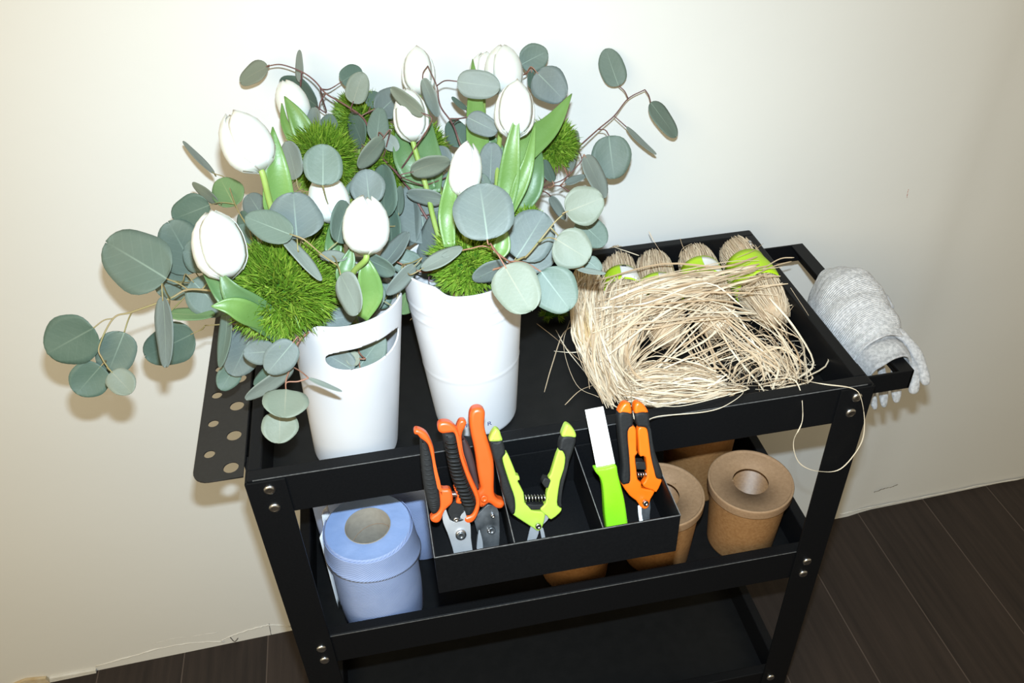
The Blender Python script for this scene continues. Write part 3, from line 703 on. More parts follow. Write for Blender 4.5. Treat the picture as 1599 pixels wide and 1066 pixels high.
branch('eucalyptus twig behind the tallest right tulip, two blue-green leaves against the wall',
    [(770, 340, .95), (785, 270, .99), (800, 210, 1.02), (812, 150, 1.03), (815, 118, 1.03)],
    [(814, 101, 855, 80, 44, 1.03, .0, 'sage'), (838, 113, 880, 156, 56, 1.01, .0, 'blue'), (765, 287, 768, 222, 44, .97, 0, 'blue'), (830, 112, 828, 138, 12, 1.03, 0, 'dark'), (795, 300, 800, 250, 40, .98, 0, 'dark'), (745, 330, 750, 270, 44, .97, 0, 'sage')],
    VRc, VRb, m='stemp', pet='stemr', rad=.0012)
# leaves down inside the slotted vase, seen through the slot
branch('eucalyptus sprig inside the slotted vase, its leaves showing through the handle slot',
    [(560, 560, .905), (560, 540, .905)],
    [(552, 578, 508, 552, 44, .885, 0, 'blue'), (552, 585, 598, 523, 52, .905, 0, 'sage'), (562, 560, 540, 560, 24, .885, 0, 'light'), (575, 530, 530, 590, 60, .92, 0, 'dark')],
    VLb + Vector((0, 0, .03)), VLb, m='stemr', pet='stemr')

# ---- tulips
def petal(b, base, ax, u, w, L, Rr, a0, aw, lift, open_, seed):
    NA, NS = 14, 8; vs = []; fs = []
    prof = [(0, .16), (.06, .52), (.15, .80), (.28, .96), (.42, 1.0), (.58, .97), (.74, .84), (.88, .60), (.96, .38), (1.0, .22)]
    def pr_(t):
        for k in range(len(prof) - 1):
            if prof[k][0] <= t <= prof[k + 1][0]:
                f = (t - prof[k][0]) / (prof[k + 1][0] - prof[k][0]); f = f * f * (3 - 2 * f) * .4 + f * .6
                return prof[k][1] * (1 - f) + prof[k + 1][1] * f
        return .4
    for j in range(NA + 1):
        t = (j / NA) ** 0.85
        wid = aw * (1 - max(0, (t - .70) / .30) ** 3.4 * .62) * (0.75 + .25 * min(1, t / .2))
        for i in range(NS + 1):
            s = -1 + 2 * i / NS
            a = a0 + s * wid
            r = Rr * pr_(t) * lift * (1 + open_ * t * t) * (1 - 0.05 * s * s * (lift > 1)) + Rr * 0.03 * (1 - abs(s)) * math.sin(t * 3)
            tt = t * (1 - 0.03 * s * s * t) + .01 * math.sin(seed + 4 * s) * t
            vs.append(base + ax * (tt * L) + (u * math.cos(a) + w * math.sin(a)) * r)
    for j in range(NA):
        for i in range(NS):
            q = j * (NS + 1) + i; fs.append((q, q + 1, q + NS + 2, q + NS + 1))
    b.add(vs, fs)
def blade(t, pts, wpx, m='blade', fold=0.35, roll=0.0, nm='leaf'):
    P = crom([D(*p) for p in pts], 6); n = len(P); NS = 6; vs = []; fs = []; uvs = []
    d = pts[0][2]; W = wpx * d / FPX
    for j, p in enumerate(P):
        f = j / (n - 1)
        tg = (P[min(j + 1, n - 1)] - P[max(j - 1, 0)]).normalized(); vw = (p - CC).normalized()
        sd = tg.cross(vw).normalized(); nr = sd.cross(tg).normalized()
        if nr.dot(vw) > 0: nr = -nr
        rr = roll * (f - .3); sd2 = sd * math.cos(rr) + nr * math.sin(rr); nr2 = nr * math.cos(rr) - sd * math.sin(rr)
        hw = W / 2 * (min(1, 0.62 + 1.2 * f) if f < .35 else 1) * (1 - max(0, (f - .35) / .65) ** 1.7) + .0004
        for i in range(NS + 1):
            s = -1 + 2 * i / NS
            vs.append(p + sd2 * s * hw - nr2 * fold * hw * (1 - s * s) * 1.0); uvs.append((0.5 + .5 * s, f))
    for j in range(n - 1):
        for i in range(NS):
            q = j * (NS + 1) + i; fs.append((q, q + 1, q + NS + 2, q + NS + 1))
    b = MB(); b.add(vs, fs, uvs)
    return b.build(nm, m, t, solid=0.0009)
def tulip(label, hb, ht, d, wpx, via, vc, vb, blades=(), dt=0.0, open_=0.0, srad=.0030, scol='stemg'):
    j = Vector((R.uniform(-.015, .015), R.uniform(-.012, .012), 0))
    t = thing('tulip', label, 'tulip', vb + j, 'white tulips')
    B = D(hb[0], hb[1], d); T = D(ht[0], ht[1], d + dt); ax = (T - B); L = ax.length; ax.normalize()
    u = ax.orthogonal().normalized(); w = ax.cross(u); Rr = wpx / 2 * d / FPX
    a00 = R.uniform(0, 2)
    for k in range(6):
        b = MB(); inner = k % 2
        petal(b, B, ax, u, w, L * (1.0 - .03 * inner + R.uniform(-.03, .02)), Rr, a00 + k * PI / 3, 0.98, 0.965 if inner else 1.0, open_, R.uniform(0, 6))
        b.build('petal', 'petal', t, solid=0.0005)
    P = [vb + j, (vb + vc) / 2 + j, vc + j] + [D(*p) for p in via] + [B - ax * .004, B + ax * .004]
    C = crom(P, 6); b = MB(); b.tube(C, srad, 9); b.build('stem', scol, t)
    for bl in blades: blade(t, *bl)
    return t
tulip('large white tulip furthest left at the top, blown bright, above a broad upright green leaf', (408, 268), (362, 176), .79, 78, [(450, 400, .85), (424, 325, .81)], VLc, VLb,
      [([(440, 350, .83), (436, 320, .815), (432, 260, .80), (426, 198, .80)], 46, 'blade', .3, .4), ([(425, 260, .81), (420, 225, .81), (412, 200, .82)], 20, 'blade')])
tulip('white tulip lowest on the left side, its base cupped by blue-green leaves', (356, 437), (328, 328), .78, 80, [(450, 490, .85), (400, 480, .81), (372, 455, .79)], VLc, VLb,
      [([(440, 522, .86), (392, 492, .82), (352, 465, .79), (311, 412, .80)], 34, 'bladed', .3, .3), ([(448, 528, .85), (405, 492, .80), (365, 460, .775), (343, 424, .77)], 44, 'bladed', .3, -.5), ([(440, 515, .84), (390, 490, .79), (360, 478, .775), (330, 478, .77)], 34, 'blade', .3, .2)], open_=.05)
tulip('white tulip in front at the middle, nearest to the handle slot of the left vase', (571, 399), (572, 306), .81, 71, [(548, 450, .86), (552, 425, .83)], VLc, VLb,
      [([(562, 496, .85), (578, 460, .84), (574, 425, .83), (570, 398, .83)], 38, 'blade', .3, .2), ([(550, 460, .85), (538, 430, .83), (545, 405, .83), (549, 385, .83)], 26, 'bladed')], open_=.06)
tulip('slim white tulip behind the largest round leaf, at the centre of the right bouquet', (721, 308), (733, 222), .87, 50, [(735, 410, .90), (722, 350, .88)], VRc, VRb,
      [([(702, 385, .88), (698, 340, .88), (704, 290, .87), (711, 240, .875)], 27, 'blade', .3, .3), ([(778, 400, .88), (785, 380, .88), (788, 350, .88)], 26, 'blade')])
tulip('broad white tulip at upper right, three green blades crossing in front of its base', (801, 217), (807, 127), .92, 63, [(775, 370, .93), (790, 290, .93)], VRc, VRb,
      [([(785, 340, .93), (793, 290, .92), (800, 230, .905), (809, 172, .90)], 32, 'blade', .3, .2), ([(796, 330, .93), (812, 290, .92), (826, 250, .915), (836, 190, .92)], 23, 'blade', .3, .5),
       ([(795, 260, .96), (820, 230, .96), (860, 195, .97), (893, 146, .98)], 44, 'blade', .3, -.2), ([(800, 340, .96), (828, 300, .96), (838, 265, .96), (846, 238, .97)], 32, 'bladed')])
tulip('white tulip with a folded grey leaf across its tip and two wide leaves below', (646, 222), (637, 138), .93, 55, [(690, 380, .93), (665, 290, .94)], VRc, VRb,
      [([(668, 300, .95), (650, 270, .95), (630, 240, .95), (622, 190, .96)], 46, 'bladed', .25, .3), ([(675, 300, .95), (672, 260, .955), (668, 220, .96), (664, 160, .97)], 40, 'bladed', .25, -.3)])
tulip('faint white tulip highest at top centre, almost lost against the bright wall', (655, 150), (652, 74), 1.0, 52, [(700, 370, .95), (680, 260, .98)], VRc, VRb)
tulip('white tulip highest on the right, behind the broad one, its tip against the wall', (787, 150), (786, 70), 1.0, 60, [(770, 360, .95), (778, 240, .98)], VRc, VRb,
      [([(748, 260, .98), (746, 220, .98), (742, 160, .99), (738, 92, 1.0)], 34, 'blade', .25, .2), ([(775, 260, 1.0), (765, 230, 1.0), (758, 200, 1.0)], 40, 'bladed')])
tulip('white tulip left of the highest pair, overlapping the wall beside the dark leaf', (755, 140), (757, 82), 1.03, 46, [(750, 360, .95), (755, 250, 1.0)], VRc, VRb)
tulip('white tulip near the upper left with two narrow green leaves crossing it', (470, 192), (443, 126), .97, 48, [(520, 420, .90), (490, 280, .95)], VLc, VLb,
      [([(482, 232, .95), (476, 210, .945), (462, 180, .94), (444, 150, .94)], 34, 'blade', .3, .1), ([(470, 240, .95), (456, 215, .945), (444, 190, .945), (440, 161, .95)], 15, 'blade')])
tulip('white tulip half hidden in the left bouquet, only its base showing below the round leaf', (522, 348), (505, 272), .87, 62, [(530, 420, .88), (526, 380, .88)], VLc, VLb,
      [([(522, 402, .87), (520, 380, .87), (517, 345, .88)], 26, 'bladed')])

# ---- green tufts (fluffy flower heads)
def tuft(label, px, py, d, rpx, vc, vb, n=1500, sq=(1, 1, 1), grp='fluffy green flower heads', nl=1.0):
    c = D(px, py, d) if d else Zp(px, py, .777)
    d = d or 1.2; Rr = rpx * d / FPX
    t = thing('green_flower', label, 'flower', vb if vb else c, grp)
    b = MB(); vs = []; fs = []
    b2 = MB()
    prof = []
    NU, NV = 22, 14
    for j in range(NV + 1):
        for i in range(NU):
            a = 2 * PI * i / NU; e = PI * j / NV
            v = Vector((math.sin(e) * math.cos(a), math.sin(e) * math.sin(a), math.cos(e)))
            r = Rr * .62 * (1 + .12 * noise.noise(v * 3))
            vs.append(c + Vector((v.x * sq[0], v.y * sq[1], v.z * sq[2])) * r)
    for j in range(NV):
        for i in range(NU):
            a = j * NU + i; q = j * NU + (i + 1) % NU; fs.append((a, a + NU, q + NU, q))
    b.add(vs, fs); head = b.build('core', 'fluffcore', t)
    nc = max(8, n // 12)
    for k in range(nc):
        z = 1 - 2 * (k + .5) / nc; a = k * 2.39996
        dv = Vector((math.sqrt(1 - z * z) * math.cos(a), math.sqrt(1 - z * z) * math.sin(a), z)) + Vector([R.uniform(-.15, .15) for _ in range(3)])
        dv.normalize()
        if dv.z < -.75: continue
        o = c + Vector((dv.x * sq[0], dv.y * sq[1], dv.z * sq[2])) * Rr * .60
        for q in range(26):
            jd = (dv + Vector([R.gauss(0, .50) for _ in range(3)]) + Vector((0, 0, .15))).normalized()
            L = Rr * R.uniform(.32, .56) * (1.15 - .25 * (jd - dv).length) * nl
            if nl < 1.5: L = min(max(L, .010), .024)
            st = o + Vector([R.uniform(-.1, .1) for _ in range(3)]) * Rr
            w = min(.0009, L * .07) * R.uniform(.7, 1.2)
            u = jd.orthogonal().normalized(); v = jd.cross(u)
            bend = Vector([R.uniform(-.18, .18) for _ in range(3)]) * L
            p0 = st; p1 = st + jd * L * .55 + bend * .3; p2 = st + jd * L + bend
            V = []
            for (p, s) in ((p0, .8), (p1, 1.0)):
                for m_ in range(3):
                    aa = m_ * 2.0944; V.append(p + (u * math.cos(aa) + v * math.sin(aa)) * w * s)
            V.append(p2)
            b2.add(V, [(0, 1, 4, 3), (1, 2, 5, 4), (2, 0, 3, 5), (3, 4, 6), (4, 5, 6), (5, 3, 6)], None, R.uniform(.0, 1.0))
    b2.build('bristles', 'fluff', t, smooth=False)
    if vb:
        C = crom([vb, (vb + vc) / 2, vc.lerp(c, .3), c], 6); b = MB(); b.tube(C, .002, 8); b.build('stem', 'stemg', t)
    return t
o_ = lambda s=.012: Vector((R.uniform(-s, s), R.uniform(-s, s), 0))
tuft('biggest bright green tuft, bulging out over the front of the slotted left vase', 440, 452, .845, 88, VLc, VLb + o_(), 3200, (1.0, 1.0, .92))
tuft('bright green tuft behind the round pale leaf, at the upper left of the flowers', 505, 250, .96, 54, VLc, VLb + o_(), 2000)
tuft('bright green tuft topmost in the left bouquet, below the purple branch', 565, 186, 1.03, 44, VLc, VLb + o_(), 1500)
tuft('bright green tuft filling the mouth of the plain right vase under the largest leaf', 730, 408, .915, 56, VRc, VRb + o_(), 2000)
tuft('bright green tuft on the far right of the flowers, beside the long leaning branch', 864, 226, 1.05, 38, VRc, VRb + o_(), 1400)
tuft('green tuft half hidden behind the wide leaves under the top centre tulip', 652, 235, 1.0, 46, VRc, VRb + o_(), 1500)
tuft('green tuft hidden low between the middle tulip and the biggest tuft', 520, 350, .91, 46, VLc, VLb + o_(), 1300)
tuft('green tuft deep in the gap behind the middle round leaves', 610, 255, .99, 44, VRc, VRb + o_(), 1200)
tuft('small green tuft peeping out right of the largest leaf', 820, 350, .97, 30, VRc, VRb + o_(), 900)
tuft('small green sprig fallen on the black tray between the right vase and the straw', 864, 490, None, 13, None, None, 200, (1.8, 1.0, .5), 'fluffy green sprigs', 1.7)

# ================================================================== TOOLS
def plane(y0, lean, z0=0.7455, yaw=0.0):
    U = Vector((math.cos(yaw), math.sin(yaw), 0)); V = Vector((0, math.sin(lean), math.cos(lean)))
    V = (V - U * V.dot(U)).normalized()
    return (Vector((0.3, y0, z0)), U, V)
def onp(bs, px, py):
    O, U, V = bs; N = U.cross(V); r = ray(px, py); t = (O - CC).dot(N) / r.dot(N); q = CC + r * t - O
    return (q.dot(U), q.dot(V))
z3 = lambda P: [(630 + x / 3.948, 610 + y / 3.948) for x, y in P]
z4 = lambda P: [(820 + x / 3.948, 610 + y / 3.948) for x, y in P]
def plate(t, name, bs, P, th, bev, m, off=0.0, sm=3):
    Q = [onp(bs, *p) for p in P]; Q = [(a, max(c, .0012)) for a, c in Q]
    return extrude_outline(name, [Q], bs, th, bev, m, t, off, sm)
def disc(t, name, bs, px, py, rpx, h, m, off, r2=None):
    a, c = onp(bs, px, py); O, U, V = bs; N = U.cross(V)
    p = O + U * a + V * c; r = rpx * (p - CC).length * .93 / FPX
    s = -1
    b = MB(); b.lathe(p - N * 0 + (-N if N.y > 0 else N) * off, [(r, -h), (r, h * .6), (r * .85, h), (r * .45, h * .95), (r * .4, h * .8), (1e-4, h * .8)], 24, (-N if N.y > 0 else N))
    return b.build(name, m, t)
def spring(t, bs, A, B, rpx, turns, m='steel', off=0.0, wr=.0006):
    O, U, V = bs; N = U.cross(V)
    if N.y > 0: N = -N
    a = onp(bs, *A); c = onp(bs, *B); p = O + U * a[0] + V * a[1] + N * off; q = O + U * c[0] + V * c[1] + N * off
    r = rpx * .93 / FPX; ax = (q - p); L = ax.length; ax.normalize(); u = ax.cross(N).normalized(); w = ax.cross(u)
    n = turns * 14; b = MB(); b.tube([p + ax * L * i / n + (u * math.cos(2 * PI * i / 14) + w * math.sin(2 * PI * i / 14)) * r for i in range(n + 1)], wr, 6)
    return b.build('spring', m, t)
def tool(name, label, cat, bs, px, py, grp=None):
    a, c = onp(bs, px, py); return thing(name, label, cat, bs[0] + bs[1] * a + bs[2] * .002, grp)

# A: secateurs on the far left
bs = plane(-0.104, .42)
t = tool('secateurs', 'open red-orange and black secateurs with grey blades, in the left bin compartment', 'secateurs', bs, 720, 860)
plate(t, 'blade', bs, z3([(240, 760), (262, 728), (285, 790), (330, 800), (355, 760), (372, 720), (388, 770), (412, 820), (415, 900), (428, 1000), (435, 1100), (420, 1180), (380, 1220), (350, 1150), (325, 1060), (300, 960), (270, 870), (245, 810)]), .004, .0004, 'blademetal', 0, 2)
plate(t, 'catch', bs, z3([(275, 735), (300, 690), (330, 668), (372, 700), (380, 735), (350, 770), (375, 790), (340, 805), (300, 800), (285, 770)]), .006, .0006, 'grip', -.001)
disc(t, 'pivot_bolt', bs, *z3([(352, 877)])[0], 9, .0028, 'steel', .003)
disc(t, 'pivot_washer', bs, *z3([(352, 877)])[0], 7, .003, 'darkmetal', .0042)
disc(t, 'catch_screw', bs, *z3([(322, 780)])[0], 4, .002, 'steel', .0045)
spring(t, bs, *z3([(296, 637), (330, 637)]), 4, 4)
hL = plate(t, 'handle', bs, z3([(62, 240), (72, 225), (100, 228), (140, 252), (168, 300), (186, 350), (192, 400), (202, 470), (216, 540), (232, 590), (285, 595), (302, 640), (298, 680), (270, 708), (248, 735), (228, 785), (205, 802), (175, 795), (163, 775), (178, 755), (205, 735), (222, 700), (215, 600), (195, 520), (180, 450), (165, 380), (148, 322), (120, 296), (100, 280), (85, 262), (68, 258)]), .013, .0030, 'orange')
g = plate(t, 'grip', bs, z3([(105, 290), (135, 300), (158, 350), (172, 400), (188, 480), (205, 560), (222, 640), (224, 700), (205, 737), (180, 745), (160, 720), (140, 650), (120, 560), (108, 450), (103, 360)]), .015, .0035, 'grip')
hR = plate(t, 'handle', bs, z3([(212, 205), (235, 188), (280, 190), (315, 215), (337, 250), (352, 330), (372, 410), (402, 490), (432, 560), (467, 640), (472, 700), (457, 760), (432, 800), (400, 813), (374, 800), (375, 775), (400, 765), (425, 750), (443, 700), (438, 650), (398, 560), (368, 480), (343, 400), (325, 300), (310, 258), (280, 257), (238, 260), (213, 242)]), .014, .0032, 'orange', -.004)
plate(t, 'grip', bs, z3([(245, 256), (310, 258), (328, 300), (347, 400), (372, 480), (402, 560), (442, 650), (447, 700), (425, 752), (398, 767), (378, 750), (355, 680), (315, 590), (285, 500), (265, 400), (250, 320)]), .019, .005, 'grip', -.005)
plate(t, 'nub', bs, z3([(308, 588), (328, 598), (350, 645), (356, 685), (322, 680), (330, 640)]), .010, .002, 'orange')
# ribs moulded across both grips
def ribs(t, bs, A, B, n, w, off, m='grip'):
    O, U, V = bs; N = U.cross(V)
    if N.y > 0: N = -N
    b = MB()
    for i in range(n):
        f = (i + .5) / n; k = f * (len(A) - 1); q = int(k); g = k - q; q2 = min(q + 1, len(A) - 1)
        pa = (A[q][0] * (1 - g) + A[q2][0] * g, A[q][1] * (1 - g) + A[q2][1] * g); pb = (B[q][0] * (1 - g) + B[q2][0] * g, B[q][1] * (1 - g) + B[q2][1] * g)
        a = onp(bs, *pa); c = onp(bs, *pb)
        P0 = O + U * a[0] + V * a[1] + N * off; P1 = O + U * c[0] + V * c[1] + N * off
        b.tube([P0 - N * .004, P0.lerp(P1, .2), P0.lerp(P1, .5) + N * .0003, P0.lerp(P1, .8), P1 - N * .004], w, 6)
    return b.build('grip_rib', m, t)
ribs(t, bs, z3([(115, 330), (118, 450), (128, 560), (150, 660), (168, 710)]), z3([(148, 330), (176, 450), (198, 560), (215, 660), (216, 710)]), 15, .0011, .0068)
ribs(t, bs, z3([(255, 280), (270, 400), (290, 490), (325, 590), (362, 680)]), z3([(312, 280), (340, 400), (365, 490), (405, 590), (438, 680)]), 17, .0013, .0138)
# B: second secateurs
bs = plane(-0.084, .42)
t = tool('secateurs', 'worn red-orange secateurs with dark blades, rising highest in front of the plain vase', 'secateurs', bs, 770, 850)
plate(t, 'blade', bs, z3([(436, 800), (455, 760), (480, 735), (520, 698), (562, 708), (585, 740), (592, 850), (588, 960), (590, 1100), (560, 1180), (520, 1200), (480, 1150), (462, 1020), (462, 900)]), .004, .0004, 'darkmetal', 0, 2)
plate(t, 'cutting_edge', bs, z3([(455, 905), (465, 852), (477, 880), (488, 930), (492, 1010), (492, 1060), (462, 1060)]), .0052, .0004, 'blademetal', 0)
disc(t, 'pivot_bolt', bs, *z3([(540, 850)])[0], 6.5, .0028, 'darkmetal', .003)
disc(t, 'pivot_washer', bs, *z3([(524, 850)])[0], 3.2, .0028, 'steel', .0042)
disc(t, 'catch_screw', bs, *z3([(548, 760)])[0], 3.4, .0024, 'steel', .0035)
plate(t, 'grip', bs, z3([(358, 270), (385, 298), (412, 350), (432, 420), (448, 500), (462, 590), (440, 585), (412, 510), (385, 430), (362, 350)]), .012, .003, 'gripr', .003)
plate(t, 'handle', bs, z3([(345, 173), (372, 170), (386, 190), (376, 218), (362, 245), (357, 290), (372, 350), (392, 420), (422, 500), (452, 560), (472, 615), (470, 665), (445, 640), (402, 530), (370, 440), (345, 380), (335, 300), (320, 240), (328, 200)]), .012, .0028, 'orange', .0)
plate(t, 'handle', bs, z3([(404, 185), (408, 130), (428, 102), (460, 94), (488, 104), (500, 130), (495, 200), (507, 260), (532, 340), (552, 420), (556, 500), (556, 615), (578, 655), (610, 668), (620, 688), (602, 713), (567, 711), (540, 690), (520, 682), (495, 702), (468, 705), (452, 665), (450, 620), (470, 590), (466, 560), (452, 480), (442, 400), (430, 330), (414, 260)]), .018, .0042, 'orange', -.002)
disc(t, 'spring_seat', bs, *z3([(490, 640)])[0], 6, .0015, 'orange', .0105)
# C: green snips
bs = plane(-0.094, .42)
t = tool('garden_snips', 'lime green and black snips sprung wide open, in the middle bin compartment', 'snips', bs, 838, 830)
plate(t, 'blade', bs, z3([(788, 830), (815, 820), (835, 850), (822, 900), (802, 940), (795, 1000), (785, 1080), (760, 1080), (752, 1000), (765, 920)]), .0016, .0002, 'blademetal', .0, 2)
plate(t, 'blade', bs, z3([(838, 845), (858, 840), (872, 900), (884, 980), (890, 1070), (876, 1070), (862, 960)]), .0016, .0002, 'blademetal', .002, 2)
plate(t, 'blade_heel', bs, z3([(858, 730), (902, 772), (885, 800), (862, 822), (845, 800)]), .0016, .0002, 'blademetal', -.0005, 1)
plate(t, 'grip', bs, z3([(530, 300), (570, 300), (605, 296), (625, 368), (610, 395), (606, 430), (650, 560), (682, 650), (684, 735), (660, 745), (630, 680), (602, 600), (590, 520), (560, 430), (540, 360)]), .013, .003, 'grip', .0005)
plate(t, 'handle_tip', bs, z3([(527, 302), (532, 272), (545, 245), (565, 224), (588, 236), (598, 265), (606, 297), (570, 304)]), .013, .003, 'lime')
h1 = plate(t, 'handle', bs, z3([(608, 412), (618, 390), (636, 377), (660, 425), (690, 500), (692, 514), (710, 520), (714, 545), (702, 552), (738, 620), (745, 680), (768, 700), (785, 728), (830, 735), (862, 740), (872, 760), (858, 822), (840, 852), (820, 856), (798, 840), (700, 777), (657, 742), (684, 722), (678, 650), (650, 560), (618, 460)]), .011, .0018, 'lime', -.002, 2)
plate(t, 'grip', bs, z3([(973, 272), (1054, 276), (1042, 350), (1015, 430), (1000, 500), (976, 600), (968, 695), (955, 705), (945, 660), (962, 540), (988, 450), (990, 400), (975, 362), (952, 352)]), .013, .003, 'grip', .0005)
plate(t, 'handle_tip', bs, z3([(970, 272), (982, 225), (1000, 196), (1030, 210), (1055, 248), (1055, 278), (1012, 277)]), .013, .003, 'lime')
plate(t, 'handle', bs, z3([(953, 352), (980, 366), (993, 400), (985, 470), (962, 540), (946, 640), (945, 695), (970, 714), (958, 742), (905, 782), (880, 760), (848, 735), (840, 712), (872, 680), (878, 615), (902, 545), (888, 528), (903, 503), (925, 430)]), .009, .0018, 'lime', .001, 2)
plate(t, 'latch', bs, z3([(850, 560), (866, 530), (916, 540), (910, 592), (868, 588)]), .012, .001, 'grip', -.002, 1)
plate(t, 'spring_rest', bs, z3([(750, 690), (800, 694), (872, 690), (838, 722), (785, 724)]), .008, .0008, 'grip', 0, 1)
spring(t, bs, *z3([(738, 658), (892, 655)]), 5, 8, off=.0015, wr=.0007)
disc(t, 'pivot_bolt', bs, *z3([(822, 812)])[0], 4.6, .002, 'steel', .0085)
# D: orange snips
bs = plane(-0.088, .42)
t = tool('garden_snips', 'bright orange and black snips held closed by their latch, in the right bin compartment', 'snips', bs, 1003, 800)
plate(t, 'blade', bs, z4([(697, 712), (718, 720), (732, 770), (742, 830), (748, 930), (722, 930), (705, 800)]), .0016, .0002, 'whiteblade', -.0012, 2)
plate(t, 'blade', bs, z4([(715, 712), (768, 680), (765, 760), (768, 850), (760, 930), (735, 930), (725, 800)]), .0016, .0002, 'darkmetal', .001, 2)
plate(t, 'grip', bs, z4([(568, 125), (648, 130), (655, 200), (635, 218), (624, 260), (635, 400), (640, 540), (615, 562), (590, 562), (584, 520), (590, 440), (572, 260)]), .014, .0032, 'grip', .0005)
plate(t, 'handle_tip', bs, z4([(569, 130), (580, 95), (605, 66), (636, 66), (646, 90), (648, 133), (608, 132)]), .013, .003, 'orange2')
plate(t, 'handle', bs, z4([(625, 240), (640, 215), (665, 213), (681, 240), (683, 360), (690, 370), (674, 400), (681, 470), (690, 540), (712, 560), (714, 590), (745, 600), (795, 612), (770, 660), (756, 710), (730, 723), (705, 706), (680, 670), (640, 640), (589, 565), (622, 553), (640, 538), (632, 400)]), .011, .0018, 'orange2', -.002, 2)
plate(t, 'grip', bs, z4([(667, 128), (748, 125), (760, 200), (790, 360), (832, 480), (836, 525), (800, 527), (778, 460), (762, 380), (748, 260), (738, 220), (700, 212), (680, 200)]), .014, .0032, 'grip', .0005)
plate(t, 'handle_tip', bs, z4([(668, 132), (667, 80), (690, 60), (720, 74), (741, 100), (750, 126), (710, 128)]), .013, .003, 'orange2')
plate(t, 'handle', bs, z4([(686, 235), (702, 212), (735, 218), (750, 250), (766, 380), (791, 480), (800, 524), (832, 535), (828, 560), (800, 613), (775, 600), (730, 585), (716, 560), (741, 520), (735, 400), (702, 395), (694, 365), (690, 300)]), .010, .0018, 'orange2', .001, 2)
plate(t, 'latch', bs, z4([(676, 430), (732, 430), (740, 478), (680, 475)]), .013, .001, 'grip', -.002, 1)
spring(t, bs, *z4([(682, 512), (742, 510)]), 3.6, 4, off=.002, wr=.0007)
disc(t, 'pivot_bolt', bs, *z4([(728, 672)])[0], 4.6, .002, 'steel', .0085)
# E: knife
bs = plane(-0.100, .40)
t = tool('florist_knife', 'bright green handled knife with its pale square blade pointing up, beside the orange snips', 'knife', bs, 960, 820)
plate(t, 'blade', bs, z4([(369, 118), (480, 95), (554, 447), (438, 469)]), .0014, .0003, 'whiteblade', 0, 0)
plate(t, 'handle', bs, z4([(421, 470), (438, 466), (500, 458), (553, 447), (565, 500), (585, 580), (605, 660), (620, 760), (630, 840), (640, 930), (600, 960), (530, 965), (505, 900), (493, 830), (482, 740), (478, 640), (470, 570), (455, 525), (428, 492)]), .013, .003, 'greenk', 0, 3)
plate(t, 'handle_facet', bs, z4([(560, 835), (572, 805), (592, 800), (606, 830), (612, 900), (570, 905)]), .0145, .003, 'greenk', 0, 3)

# ================================================================== MIDDLE SHELF
ZM = 0.4645
def paper_roll(label, c, r, h, rin, sheet=None, grp='blue paper towel rolls'):
    t = thing('paper_towel_roll', label, 'paper roll', (c[0], c[1], ZM), grp)
    b = MB(); b.lathe((c[0], c[1], ZM), [(rin + .001, 0), (r - .001, 0.0), (r, .002), (r + .0008, h * .3), (r, h * .7), (r, h - .002), (r - .002, h)], 72)
    n = 72; body = b.build('tissue_side', 'roll', t)
    b = MB(); b.lathe((c[0], c[1], ZM), [(r - .002, h), (r * .8, h - .0012 * 1), (r * .62, h + .0006), (rin + .001, h - .0006)], 72); b.build('tissue_end', 'rollin', t)
    b = MB(); b.lathe((c[0], c[1], ZM), [(rin + .0012, h - .001), (rin + .0008, h + .0006), (rin, h), (rin - .0002, h * .5), (rin, 0.001)], 60); b.build('cardboard_core', 'card', t)
    # seam winding inside the core
    b = MB(); b.tube([Vector((c[0] + (rin - .0003) * math.cos(a / 20 * 2 * PI), c[1] + (rin - .0003) * math.sin(a / 20 * 2 * PI), ZM + h - .018 - .0030 * a)) for a in range(0, 24)], .0004, 4); b.build('core_seam', 'kraftin', t)
    return t
RC = (0.1075, 0.0745)
tr = paper_roll('blue paper towel roll in front on the middle shelf, its cardboard core in view', RC, 0.0565, 0.168, 0.0285)
# its loose outer sheet, with a torn slanted edge
b = MB(); NA = 60; NH = 16; vs = []; fs = []
for i in range(NA + 1):
    a = -3.55 + 4.3 * i / NA
    low = 0.122 + 0.014 * math.cos(a + 2.3) + .0012 * math.sin(a * 3)
    for j in range(NH + 1):
        f = j / NH; z = low + (0.166 - low) * f
        r = 0.0575 + 0.0032 * (1 - f) ** 1.2 + 0.0012 * math.sin(a * 3 + 1) * (1 - f) + .0018 * (1 - f) ** 6
        vs.append((RC[0] + r * math.cos(a), RC[1] + r * math.sin(a), ZM + z))
for i in range(NA):
    for j in range(NH):
        q = i * (NH + 1) + j; fs.append((q, q + NH + 1, q + NH + 2, q + 1))
b.add(vs, fs); b.build('loose_sheet', 'roll', tr, solid=.0005)
paper_roll('blue paper towel roll standing behind the front roll, near the middle of the shelf', (0.176, 0.190), 0.0535, 0.158, 0.0275)
paper_roll('blue paper towel roll in the back left corner of the middle shelf', (0.0725, 0.205), 0.049, 0.150, 0.025)
# folded white paper sleeve at the left of the rolls
t = thing('paper_sheet', 'folded white paper sheet tucked behind the front towel roll by the left post', 'paper', (0.045, 0.125, ZM))
b = MB(); vs = []; fs = []
for i in range(13):
    f = i / 12; a = 2.5 + .62 * f; rr = .0615 + .003 * math.sin(f * 7)
    for j in range(9):
        g = j / 8; vs.append((RC[0] + rr * math.cos(a) , RC[1] + rr * math.sin(a) + .004, ZM + .001 + (.172 - .02 * f) * g))
for i in range(12):
    for j in range(8):
        q = i * 9 + j; fs.append((q, q + 9, q + 10, q + 1))
b.add(vs, fs); b.build('sheet', 'paper', t, solid=.0006)

